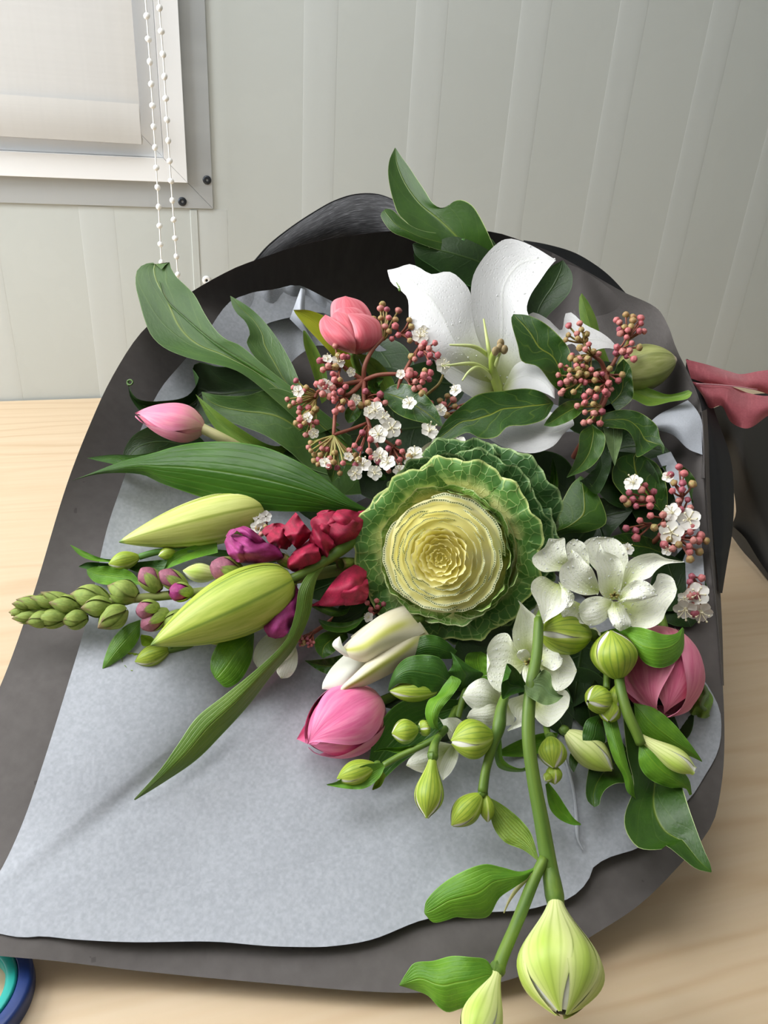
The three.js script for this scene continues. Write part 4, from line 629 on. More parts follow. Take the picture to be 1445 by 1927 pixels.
// ---------- leaves that stand on stems of their own ----------
// the big lobed leaf at the left: one lobe after another, joined along the main rib
{ const t = thing('lobed_leaf', 'large dark lobed leaf spreading out at the upper left of the bouquet', 'leaf'), m = M.phil;
  part(t, 'lobe', blade(
    [[590, 820, -0.6], [520, 755, 0.6], [450, 700, 1.2], [385, 681, 1.2], [350, 672, 1.1], [310, 655, 1], [285, 632, 1], [272, 602, 1], [263, 570, 1], [255, 535, 1], [258, 508, 1.1], [272, 497, 1.2], [288, 494, 1.3]],
    [[640, 800, -0.8], [570, 745, 0.2], [500, 690, 0.6], [452, 650, 0.8], [425, 638, 0.8], [405, 620, 0.8], [385, 590, 0.9], [366, 555, 1], [350, 538, 1.1], [333, 522, 1.2], [322, 505, 1.3], [318, 493, 1.5], [304, 507, 1.4]], { nu: 44, nv: 16, fold: -0.7, k: 1.3 }), m);
  part(t, 'lobe', blade(
    [[560, 770, -0.3], [510, 710, 0.2], [478, 670, 0.6], [464, 644, 0.8], [470, 628, 0.9], [462, 606, 1], [446, 590, 1], [437, 575, 1.1], [433, 557, 1.2]],
    [[650, 830, -1.2], [610, 780, -0.6], [572, 735, -0.2], [552, 690, 0.2], [530, 650, 0.5], [508, 618, 0.8], [485, 592, 1], [460, 572, 1.2], [434, 557, 1.2]], { nu: 34, nv: 14, fold: -0.5, k: 1.3 }), m);
  part(t, 'lobe', blade(
    [[640, 900, -1.8], [580, 880, -1.1], [545, 850, -0.4], [500, 820, 0.2], [450, 800, 0.5], [410, 786, 0.7], [388, 768, 0.9], [379, 738, 1]],
    [[600, 780, -0.6], [560, 745, 0], [520, 730, 0.4], [490, 736, 0.6], [465, 744, 0.8], [430, 745, 0.9], [400, 742, 1], [380, 737, 1]], { nu: 30, nv: 14, fold: -0.5, k: 1.3 }), m);
  part(t, 'lobe', blade(
    [[680, 930, -2.4], [640, 930, -1.8], [600, 900, -1.4], [560, 880, -1.2], [530, 870, -1.1], [505, 850, -1]],
    [[660, 820, -1.6], [620, 800, -1.1], [590, 800, -0.9], [565, 810, -0.8], [552, 815, -0.8], [548, 828, -0.8]], { nu: 20, nv: 12, fold: -0.3 }), m);
  part(t, 'curled_lobe', blade(
    [[520, 770, -1], [480, 780, -0.9], [420, 795, -0.8], [350, 800, -0.5], [290, 790, -0.1], [262, 772, 0.2], [244, 745, 0.5], [242, 726, 0.7]],
    [[500, 700, -0.4], [460, 690, -0.2], [410, 690, 0.1], [374, 682, 0.2], [362, 692, 0.3], [374, 712, 0.4], [352, 745, 0.4], [300, 755, 0.5], [262, 752, 0.6], [247, 738, 0.7], [243, 724, 0.8]], { nu: 34, nv: 14, fold: -1.1, k: 1.2 }), M.deep);
  part(t, 'curled_tip', tube([[243, 726, 0.75], [240, 718, 0.9], [246, 715, 1.1], [250, 719, 1.1], [246, 724, 1], [239, 722, 0.9]], [2.2, 1.4], { n: 20 }), M.vib2);
  part(t, 'rib', tube([[660, 850, -1.6], [600, 790, -0.9], [550, 742, -0.2], [480, 694, 0.3], [410, 650, 0.5], [350, 600, 0.6], [310, 560, 0.75], [300, 530, 1.0]], [5, 4, 3.5, 3, 2.5, 1.6, 0.8]), M.vib2);
  part(t, 'stem', tube([[660, 850, -1.6], [720, 900, -4], [780, 950, -8]], [7, 7]), M.stemDark); }
{ const t = thing('lobed_leaf', 'upright lobed leaf standing above the white lily against the wall', 'leaf'), m = M.phil2;
  part(t, 'lobe', blade([[872, 530, -5.4], [830, 492, -3.8], [795, 452, -2.4], [766, 420, -1.8], [750, 404, -1.6], [742, 385, -1.6], [734, 355, -1.5], [730, 325, -1.5], [733, 300, -1.5], [743, 278, -1.6]], [[935, 478, -4], [918, 438, -2.6], [903, 408, -2], [888, 386, -1.6], [868, 376, -1.5], [852, 380, -1.7], [842, 389, -2], [828, 391, -2.1], [814, 382, -2], [800, 360, -1.9], [784, 336, -1.8], [768, 312, -1.7], [756, 296, -1.6], [744, 278, -1.6]], { nu: 44, nv: 18, fold: -0.6, k: 1.2, M: [[905, 505, -5], [868, 455, -3.2], [828, 415, -2.6], [792, 385, -2.4], [765, 350, -2.2], [748, 312, -1.9], [743, 278, -1.6]] }), m);
  part(t, 'lobe', blade([[850, 478, -3.4], [800, 462, -2.2], [765, 448, -1.6], [740, 438, -1.2], [726, 424, -1], [716, 404, -0.9], [724, 394, -0.9]], [[830, 440, -2.9], [795, 434, -2], [772, 424, -1.5], [752, 408, -1.2], [742, 398, -1.1], [733, 393, -1], [725, 393, -0.9]], { nu: 24, nv: 12, fold: 0.3, k: 1.4 }), m);
  part(t, 'lobe', blade([[900, 545, -5], [850, 525, -4.4], [810, 500, -3.8], [782, 480, -3.4], [776, 460, -3]], [[938, 470, -4], [925, 450, -3.6], [890, 440, -3.2], [840, 440, -3], [778, 458, -3]], { nu: 22, nv: 12, fold: 0.6 }), M.deep);
  part(t, 'stem', tube([[870, 450, -3.2], [890, 510, -5], [900, 600, -9]], [5, 5]), M.stemDark); }
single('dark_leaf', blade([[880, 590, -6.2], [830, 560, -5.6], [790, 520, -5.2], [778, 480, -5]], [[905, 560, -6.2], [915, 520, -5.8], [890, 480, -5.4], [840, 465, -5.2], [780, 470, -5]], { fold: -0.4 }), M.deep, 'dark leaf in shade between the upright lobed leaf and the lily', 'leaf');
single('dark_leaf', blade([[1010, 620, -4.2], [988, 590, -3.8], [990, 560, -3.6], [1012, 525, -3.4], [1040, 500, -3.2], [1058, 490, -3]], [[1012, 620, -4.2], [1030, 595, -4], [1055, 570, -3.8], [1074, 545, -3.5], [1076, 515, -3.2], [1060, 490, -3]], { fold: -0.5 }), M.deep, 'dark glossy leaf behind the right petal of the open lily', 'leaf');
single('lily_leaf', blade([[700, 962, 1.2], [660, 940, 1.8], [610, 900, 2.2], [560, 868, 2.4], [500, 842, 2.4], [440, 832, 2.4], [380, 832, 2.3], [330, 840, 2.2], [290, 852, 2], [230, 868, 1.8], [180, 887, 1.4], [134, 905, 1.0]], [[700, 966, 1.2], [650, 966, 1.2], [590, 963, 1.2], [520, 962, 1.2], [460, 956, 1.2], [400, 942, 1.3], [350, 926, 1.4], [300, 908, 1.5], [270, 894, 1.6], [230, 890, 1.6], [180, 893, 1.4], [134, 905, 1.0]], { nu: 44, nv: 18, fold: 0.7, k: 1.5, ruffle: 0.12 }), M.lily, 'broad glossy lily leaf lying across the left above the pale bud', 'leaf');
single('lily_leaf', leaf([[330, 850, 0.6], [260, 868, 0.9], [210, 864, 1], [164, 862, 0.9]], 12, { fold: -0.2 }), M.lily, 'narrow leaf tip showing just above the point of the broad glossy lily leaf', 'leaf');
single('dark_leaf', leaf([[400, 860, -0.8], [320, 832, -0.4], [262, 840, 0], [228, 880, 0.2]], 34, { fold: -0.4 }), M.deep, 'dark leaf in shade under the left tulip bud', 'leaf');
single('lily_leaf', blade([[612, 1060, 2.6], [580, 1080, 3], [562, 1110, 3.4], [556, 1150, 3.2], [540, 1200, 2.8], [515, 1230, 2.6], [470, 1270, 2.4], [420, 1310, 2.2], [370, 1350, 2.2], [335, 1400, 2.2], [300, 1450, 2.2], [252, 1504, 1.6]], [[615, 1062, 2.6], [598, 1085, 2.8], [590, 1115, 2.8], [585, 1150, 2.4], [570, 1190, 2], [548, 1228, 1.4], [512, 1270, 1.2], [470, 1325, 1.2], [420, 1380, 1.4], [370, 1430, 1.5], [312, 1470, 1.6], [254, 1506, 1.6]], { nu: 48, nv: 12, fold: 0.5, k: 1.3 }), leafLook({ a: 0x6b9a58, b: 0x4d8040, vein: 0x8fb070, edge: 0x9cc07a, par: 4, lat: 0.6, amt: 0.5, rough: 0.4 }), 'long strap leaf bending down across the tissue to a thin point', 'leaf');
single('tulip_leaf', blade([[1150, 760, -2], [1186, 750, -1], [1220, 764, -0.4], [1262, 756, 0.2], [1295, 750, 0.6], [1302, 740, 0.8]], [[1150, 730, -2.4], [1184, 720, -1.6], [1220, 730, -1], [1255, 742, -0.4], [1282, 738, 0.3], [1296, 734, 0.7], [1302, 738, 0.8]], { fold: -0.7, nu: 22 }), M.tulip, 'pale green leaf with curled tip reaching towards the folded tissue corner', 'leaf');
single('tulip_leaf', blade([[1120, 680, -2.8], [1100, 630, -1.8], [1090, 590, -1.2], [1090, 560, -1], [1094, 552, -0.9]], [[1150, 690, -3.2], [1132, 640, -2.4], [1122, 600, -1.8], [1108, 570, -1.2], [1095, 552, -0.9]], { fold: 0.4, nu: 16 }), M.tulip, 'upright green leaf blade in front of the grey paper fold', 'leaf');
single('kale_leaf', blade([[1010, 1010, -2], [1035, 990, -1.2], [1052, 955, -0.6], [1075, 912, -0.2], [1092, 896, 0]], [[1030, 1015, -2], [1070, 1003, -1], [1102, 1002, -0.4], [1140, 985, 0], [1134, 950, 0.2], [1112, 912, 0.2], [1094, 896, 0]], { fold: 0.4, nu: 22 }), M.vib2, 'rounded veined leaf tucked between the kale and the upper right foliage', 'leaf');
// ---------- foliage filling the depth of the bouquet ----------
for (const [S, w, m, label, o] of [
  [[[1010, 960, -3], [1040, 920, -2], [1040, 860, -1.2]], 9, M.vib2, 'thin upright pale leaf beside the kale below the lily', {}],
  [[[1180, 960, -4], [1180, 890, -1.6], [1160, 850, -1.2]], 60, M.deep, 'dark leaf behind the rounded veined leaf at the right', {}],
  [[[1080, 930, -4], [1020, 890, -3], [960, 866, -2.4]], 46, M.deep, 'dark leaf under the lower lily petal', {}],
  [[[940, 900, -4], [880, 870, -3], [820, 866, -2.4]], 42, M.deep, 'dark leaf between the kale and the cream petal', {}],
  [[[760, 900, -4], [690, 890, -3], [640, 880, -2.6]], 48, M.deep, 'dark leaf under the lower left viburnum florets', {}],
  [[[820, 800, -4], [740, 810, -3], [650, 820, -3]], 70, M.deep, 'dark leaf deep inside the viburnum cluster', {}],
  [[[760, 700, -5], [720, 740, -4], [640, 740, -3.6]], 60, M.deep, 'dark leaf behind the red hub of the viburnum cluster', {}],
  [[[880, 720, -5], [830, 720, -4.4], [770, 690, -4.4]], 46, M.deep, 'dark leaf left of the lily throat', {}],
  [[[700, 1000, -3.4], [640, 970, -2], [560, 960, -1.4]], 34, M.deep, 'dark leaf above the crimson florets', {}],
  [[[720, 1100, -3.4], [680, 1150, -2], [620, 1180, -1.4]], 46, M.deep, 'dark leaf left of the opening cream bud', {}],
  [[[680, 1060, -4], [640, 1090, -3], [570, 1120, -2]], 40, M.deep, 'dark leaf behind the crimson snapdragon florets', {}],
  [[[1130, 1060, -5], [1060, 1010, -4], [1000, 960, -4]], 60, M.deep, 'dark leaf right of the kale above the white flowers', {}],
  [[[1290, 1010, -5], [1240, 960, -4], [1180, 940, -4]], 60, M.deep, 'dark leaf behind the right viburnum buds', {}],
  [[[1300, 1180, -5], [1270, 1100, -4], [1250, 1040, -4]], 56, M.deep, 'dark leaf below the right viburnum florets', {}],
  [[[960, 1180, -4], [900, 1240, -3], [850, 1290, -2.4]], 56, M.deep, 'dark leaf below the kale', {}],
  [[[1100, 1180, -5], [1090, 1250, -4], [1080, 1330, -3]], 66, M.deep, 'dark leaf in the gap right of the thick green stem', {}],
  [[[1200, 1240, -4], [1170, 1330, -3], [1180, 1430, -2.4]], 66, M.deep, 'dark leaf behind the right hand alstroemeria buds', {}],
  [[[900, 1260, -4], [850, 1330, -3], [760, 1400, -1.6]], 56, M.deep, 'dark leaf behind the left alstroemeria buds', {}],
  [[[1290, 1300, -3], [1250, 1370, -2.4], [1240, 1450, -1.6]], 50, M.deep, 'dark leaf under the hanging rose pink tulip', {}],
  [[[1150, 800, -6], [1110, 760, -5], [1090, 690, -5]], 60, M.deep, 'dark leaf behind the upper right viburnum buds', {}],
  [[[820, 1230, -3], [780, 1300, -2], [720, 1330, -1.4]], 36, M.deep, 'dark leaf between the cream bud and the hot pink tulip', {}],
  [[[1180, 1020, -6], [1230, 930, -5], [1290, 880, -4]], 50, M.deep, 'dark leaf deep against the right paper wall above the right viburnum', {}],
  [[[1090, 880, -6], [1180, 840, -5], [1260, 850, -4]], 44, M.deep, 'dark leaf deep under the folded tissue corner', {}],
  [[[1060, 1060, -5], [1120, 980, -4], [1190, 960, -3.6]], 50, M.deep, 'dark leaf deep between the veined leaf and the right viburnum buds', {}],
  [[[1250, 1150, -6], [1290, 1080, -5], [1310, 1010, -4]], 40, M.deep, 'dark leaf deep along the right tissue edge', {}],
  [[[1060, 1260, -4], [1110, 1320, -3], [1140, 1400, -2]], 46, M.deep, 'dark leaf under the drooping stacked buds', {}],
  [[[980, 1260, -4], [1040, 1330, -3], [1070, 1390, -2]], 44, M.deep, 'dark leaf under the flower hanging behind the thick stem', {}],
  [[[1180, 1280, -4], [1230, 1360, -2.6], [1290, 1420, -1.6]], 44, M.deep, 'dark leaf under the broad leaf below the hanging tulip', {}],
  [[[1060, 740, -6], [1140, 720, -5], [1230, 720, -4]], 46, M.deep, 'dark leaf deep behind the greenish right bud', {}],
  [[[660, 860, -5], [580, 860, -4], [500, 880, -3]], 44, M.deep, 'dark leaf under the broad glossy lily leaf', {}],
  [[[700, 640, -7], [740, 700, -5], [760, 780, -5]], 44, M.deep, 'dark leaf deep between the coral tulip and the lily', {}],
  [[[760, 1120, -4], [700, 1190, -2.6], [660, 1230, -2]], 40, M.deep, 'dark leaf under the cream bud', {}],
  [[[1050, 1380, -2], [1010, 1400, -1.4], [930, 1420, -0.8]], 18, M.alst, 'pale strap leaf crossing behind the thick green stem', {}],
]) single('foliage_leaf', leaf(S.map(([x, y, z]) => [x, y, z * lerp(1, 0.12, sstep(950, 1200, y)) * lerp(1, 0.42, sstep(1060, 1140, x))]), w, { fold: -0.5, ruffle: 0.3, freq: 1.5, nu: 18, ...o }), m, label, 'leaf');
{ const t = thing('lobed_leaf', 'dark lobed leaf with pale rim pointing over the lower right edge of the wrap', 'leaf'), m = M.phil2;
  part(t, 'lobe', blade([[1170, 1330, -0.4], [1180, 1420, 1], [1192, 1480, 2], [1176, 1530, 2.6], [1175, 1555, 2.9], [1186, 1580, 3.2], [1205, 1597, 3.4], [1245, 1598, 3.6], [1252, 1591, 3.7], [1280, 1612, 3.9], [1310, 1635, 4], [1338, 1642, 4]], [[1250, 1330, -0.4], [1265, 1420, 1.2], [1285, 1485, 2.4], [1296, 1520, 3], [1310, 1560, 3.4], [1325, 1600, 3.8], [1336, 1625, 4], [1339, 1640, 4]], { nu: 40, nv: 16, fold: -0.6, k: 1.2 }), m);
  part(t, 'lobe', blade([[1160, 1380, 0.2], [1115, 1420, 1.2], [1106, 1455, 1.8], [1102, 1490, 2.1], [1106, 1508, 2.2], [1117, 1518, 2.3]], [[1200, 1440, 0.8], [1180, 1472, 1.6], [1160, 1474, 2], [1140, 1485, 2.2], [1130, 1502, 2.4], [1128, 1514, 2.4], [1118, 1519, 2.3]], { nu: 22, nv: 10, fold: -0.5 }), m);
  part(t, 'lobe', blade([[1120, 1390, 0.2], [1085, 1405, 1], [1072, 1420, 1.4], [1071, 1440, 1.6], [1078, 1452, 1.7]], [[1130, 1410, 0.4], [1105, 1418, 1], [1092, 1426, 1.3], [1086, 1440, 1.6], [1080, 1453, 1.7]], { nu: 14, nv: 8 }), m);
  part(t, 'stem', tube([[1210, 1340, -0.8], [1200, 1280, -4], [1180, 1200, -8]], [5, 5]), M.stemDark); }
{ const t = thing('folded_leaf', 'rolled pale green leaf end standing at the right rim beside the tissue', 'leaf');
  part(t, 'leaf', blade([[1290, 1270, -1], [1312, 1276, -0.4], [1330, 1295, 0], [1342, 1315, 0.2], [1334, 1345, 0.2]], [[1285, 1330, -1], [1300, 1344, -0.4], [1315, 1350, 0], [1328, 1352, 0.2], [1336, 1347, 0.2]], { fold: 0.9, ruffle: 0.5, freq: 3 }), M.tulip);
  part(t, 'rolled_edge', tube([[1316, 1284, 0.4], [1326, 1294, 0.8], [1330, 1308, 1], [1324, 1316, 1.1], [1320, 1328, 1.1], [1328, 1336, 1]], [3, 4, 4, 4, 3], { n: 26 }), M.under); }

// ---------- viburnum: red stalks, pink buds, small white florets, glossy leaves ----------
const budShape = (() => { const g = lathe(2.1, 1, (u) => Math.pow(Math.sin(Math.PI * Math.pow(clamp(u, 0.002, 0.998), 1.25)), 0.6) * (u < 0.25 ? 0.55 + 1.8 * u : 1), 10, 9, 0.06, 5).translate(0, -1.0, 0); return g; })();
const budMats = [[0xd98a86, 0xb85c62], [0xd07a7c, 0xa84e58], [0xd4948a, 0xb46a64], [0xa4a45c, 0xb47a5c], [0xc26e78, 0x96485a]].map(([a, b], i) => mat({ map: tex(48, 48, (u, v) => { const n = fbm(u * 6 + i, v * 5, 3); let c = mix(hex(a), hex(b), n * 1.2); return mix(c, [160, 164, 84], sstep(0.3, 0.0, v) * 0.7); }), roughness: 0.5 }));
const floretShape = (() => { const g = []; for (let i = 0; i < 5; i++) { const a = i * 1.2566;
  g.push(grid(7, 6, (u, v) => { const w = v * 2 - 1, s = Math.pow(Math.sin(Math.PI * (0.10 + 0.88 * u)), 0.5) * 0.52, r = 0.12 + 0.92 * u, x = r, y = w * s * (0.35 + 0.65 * Math.min(1, u * 1.6)), z = 0.22 * u * u - 0.12 * Math.pow(u, 5) + 0.10 * w * w; return V3(x * Math.cos(a) - y * Math.sin(a), x * Math.sin(a) + y * Math.cos(a), z); })); } return mergeGeometries(g); })();
const stamenShape = (() => { const g = []; for (let i = 0; i < 5; i++) { const a = i * 1.2566 + 0.6, e = V3(Math.cos(a) * 0.55, Math.sin(a) * 0.55, 0.95); g.push(tube([V3(0, 0, 0), V3(Math.cos(a) * 0.2, Math.sin(a) * 0.2, 0.5), e], [0.045, 0.035], { metres: true, n: 5, m: 5 })); const s = new THREE.SphereGeometry(0.1, 8, 6).translate(e.x, e.y, e.z); s.deleteAttribute('normal'); s.computeVertexNormals(); g.push(s); } const c = new THREE.SphereGeometry(0.18, 10, 8).scale(1, 1, 0.6).translate(0, 0, 0.06); g.push(c); return mergeGeometries(g); })();
const floretMat = mat({ color: 0xf6f3ec, roughness: 0.8, transmission: 0.1, thickness: 0 }), stamenMat = mat({ color: 0xeee6c4, roughness: 0.6 });
function orient(o, p, dir, s) { o.position.copy(p); o.quaternion.setFromUnitVectors(V3(0, 1, 0), dir.clone().normalize()); o.scale.setScalar(s); }
function vibBud(t, p, dir, rpx, green) { const o = part(t, 'flower_bud', budShape, budMats[green ? (rnd() < 0.6 ? 3 : 2) : Math.floor(rnd() * 5)]); orient(o, p, dir, rpx * distOf(p) / F); o.rotateY(rnd() * 6); return o; }
function vibFloret(t, px, py, tt, rpx, tilt = [0, 0], st = true) {
  const p = P(px, py, tt), n = camera.position.clone().sub(p).normalize(), up = V3(0, 1, 0), rt = V3(1, 0, 0).applyQuaternion(camera.quaternion), dn = rt.clone().cross(n);
  n.addScaledVector(rt, tilt[0]).addScaledVector(dn, -tilt[1]).normalize();
  const o = part(t, 'floret', floretShape, floretMat); o.position.copy(p); o.quaternion.setFromUnitVectors(V3(0, 0, 1), n); o.rotateZ(rnd() * 6); o.scale.setScalar(rpx * distOf(p) / F);
  if (st) part(o, 'stamens', stamenShape, stamenMat);
  return o;
}
// an umbel: n buds on thin rays from a hub pixel, fanned round an end pixel
function umbel(t, stalks, hub, end, n, spread, o = {}) {
  const hp = P(...hub), r = o.r || 6.5, rays = [];
  for (let i = 0; i < n; i++) {
    const a = i * 2.4 + rnd(), q = Math.sqrt((i + 0.5) / n) * spread, e = [end[0] + Math.cos(a) * q * (o.sx || 1), end[1] + Math.sin(a) * q * (o.sy || 1), end[2] + rr(-0.3, 0.5) + 0.4 * (1 - q / spread)];
    const m = [lerp(hub[0], e[0], 0.5) + rr(-3, 3), lerp(hub[1], e[1], 0.5) + rr(-3, 3), lerp(hub[2], e[2], 0.6)], ep = P(...e);
    rays.push(tube([hp, P(...m), ep], [2.2, 1.7], { n: 6, m: 5 }));
    vibBud(t, ep, ep.clone().sub(P(...m)).addScaledVector(camera.position.clone().sub(ep).normalize(), 0.004), r * rr(0.82, 1.12), o.green && rnd() < 0.6);
  }
  part(t, 'umbel_stalk', mergeGeometries(rays), o.green ? M.stemOlive : M.stemRed);
}
function finishStalks(t, stalks) { for (const g of stalks[0]) part(t, 'branch', g, M.stemRed); for (const g of stalks[1]) part(t, 'branch', g, M.stemOlive); }
{ const t = thing('viburnum', 'big viburnum cluster of pink buds and white florets left of the lily', 'viburnum'), S = [[], []], hub = [684, 716, 1.2];
  const arm = (pts, r = [4.6, 3.4]) => S[0].push(tube([P(...hub), ...pts.map((p) => P(...p))], r, { m: 7 }));
  arm([[686, 690, 2], [700, 660, 2.2], [722, 636, 1.8]]); arm([[710, 706, 2], [745, 704, 2.2], [758, 706, 2]]); arm([[655, 722, 1.6], [625, 724, 1.8]]); arm([[664, 738, 1.8], [648, 745, 2]]); arm([[686, 760, 1.8], [692, 790, 1.8], [700, 815, 1.8]]);
  arm([[660, 740, 1.4], [634, 768, 2.4], [629, 800, 2.6], [628, 818, 2.4]]); arm([[600, 736, 1.2], [592, 748, 1.6]], [5, 3]); arm([[660, 700, 1.6], [640, 684, 1.8]]); 
  S[0].push(tube([[758, 706, 2], [772, 680, 2.2], [788, 655, 2], [800, 640, 1.8]], [4, 3])); S[0].push(tube([[758, 706, 2], [752, 720, 2], [748, 740, 1.4]], [4, 3])); S[0].push(tube([[758, 706, 2], [770, 720, 2.2], [772, 735, 2.2]], [3.5, 2.6]));
  S[0].push(tube([[628, 818, 2.4], [660, 808, 2], [690, 796, 1.6]], [3.6, 3])); S[0].push(tube([[700, 815, 1.8], [740, 840, 1.6], [770, 872, 1.6]], [3.6, 2.6]));
  part(t, 'main_stem', tube([hub, [690, 740, 0], [740, 800, -3], [800, 880, -8]], [7, 7]), M.stemRed);
  umbel(t, S, [722, 640, 1.6], [726, 598, 1.8], 11, 26, { green: 1, r: 6.2, sy: 1.2 });
  umbel(t, S, [752, 630, 1.4], [762, 626, 2], 9, 26, { r: 6.2, sx: 1.3 });
  umbel(t, S, [790, 655, 1.8], [802, 668, 2.4], 11, 30, { r: 6.5, sy: 0.9 });
  umbel(t, S, [772, 722, 2], [790, 716, 2.6], 13, 26, { r: 7 });
  umbel(t, S, [640, 690, 1.8], [628, 684, 2.6], 11, 28, { r: 6.6, sy: 1.4 });
  umbel(t, S, [628, 724, 1.8], [622, 726, 2.8], 10, 26, { r: 6.6 });
  umbel(t, S, [648, 748, 1.8], [640, 752, 2.6], 9, 28, { r: 6.6 });
  umbel(t, S, [598, 745, 1.2], [560, 752, 1.6], 12, 30, { green: 1, r: 6, sy: 1.5, sx: 0.7 });
  umbel(t, S, [594, 750, 1.2], [580, 790, 1.6], 13, 30, { green: 1, r: 6.2, sx: 0.8 });
  umbel(t, S, [628, 820, 2.4], [600, 852, 2], 14, 30, { green: 1, r: 6.2, sx: 0.9, sy: 0.8 });
  umbel(t, S, [628, 820, 2.4], [640, 868, 2], 12, 32, { green: 1, r: 6, sx: 1.1, sy: 0.7 });
  umbel(t, S, [692, 800, 1.6], [690, 842, 2.4], 10, 34, { r: 6.6 });
  umbel(t, S, [740, 840, 1.4], [745, 862, 2], 10, 34, { r: 6.4 });
  umbel(t, S, [830, 780, 0], [850, 762, 0.6], 12, 34, { r: 6.6, sx: 1.3, sy: 0.6 });
  umbel(t, S, [690, 750, 1], [702, 752, 1.8], 7, 26, { r: 7 });
  S[1].push(tube([[800, 745, 0.8], [826, 722, 1.6], [834, 705, 2]], [3, 2.4]));
  for (const [x, y, r] of [[790, 634, 15], [797, 624, 11], [636, 681, 13], [616, 676, 10], [612, 728, 15], [562, 736, 12], [580, 785, 10], [706, 772, 17], [736, 806, 19], [712, 818, 18], [770, 760, 14], [720, 786, 14], [682, 876, 17], [704, 890, 15], [716, 858, 16], [730, 872, 16], [832, 688, 15], [858, 735, 12], [807, 812, 18], [866, 838, 17], [856, 856, 17], [824, 838, 15], [780, 856, 17], [694, 778, 13], [668, 890, 14], [612, 872, 12], [752, 886, 13], [770, 872, 12], [828, 772, 12], [590, 815, 10], [754, 704, 9], [660, 700, 9], [668, 752, 11], [655, 860, 10]])
    vibFloret(t, x, y, 2.5 + rr(-0.3, 0.4), r, [rr(-0.6, 0.6), rr(-0.2, 0.9)]);
  finishStalks(t, S);
  const L = (s, w, m, o) => part(t, 'leaf', leaf(s, w, { fold: -0.35, ruffle: 0.12, ...o }), m);
  L([[720, 738, 1], [760, 752, 2.2], [800, 775, 2.6], [833, 802, 2.4]], 30, M.vib, { tl: 0.3 }); L([[655, 796, 1.6], [664, 776, 2], [684, 752, 1.8]], 14, M.vib2); L([[640, 850, 0.6], [630, 880, 1.2], [625, 908, 1.4]], 18, M.vib2); L([[712, 740, 0.6], [704, 722, 1.4], [722, 712, 1.8]], 12, M.vib2); }
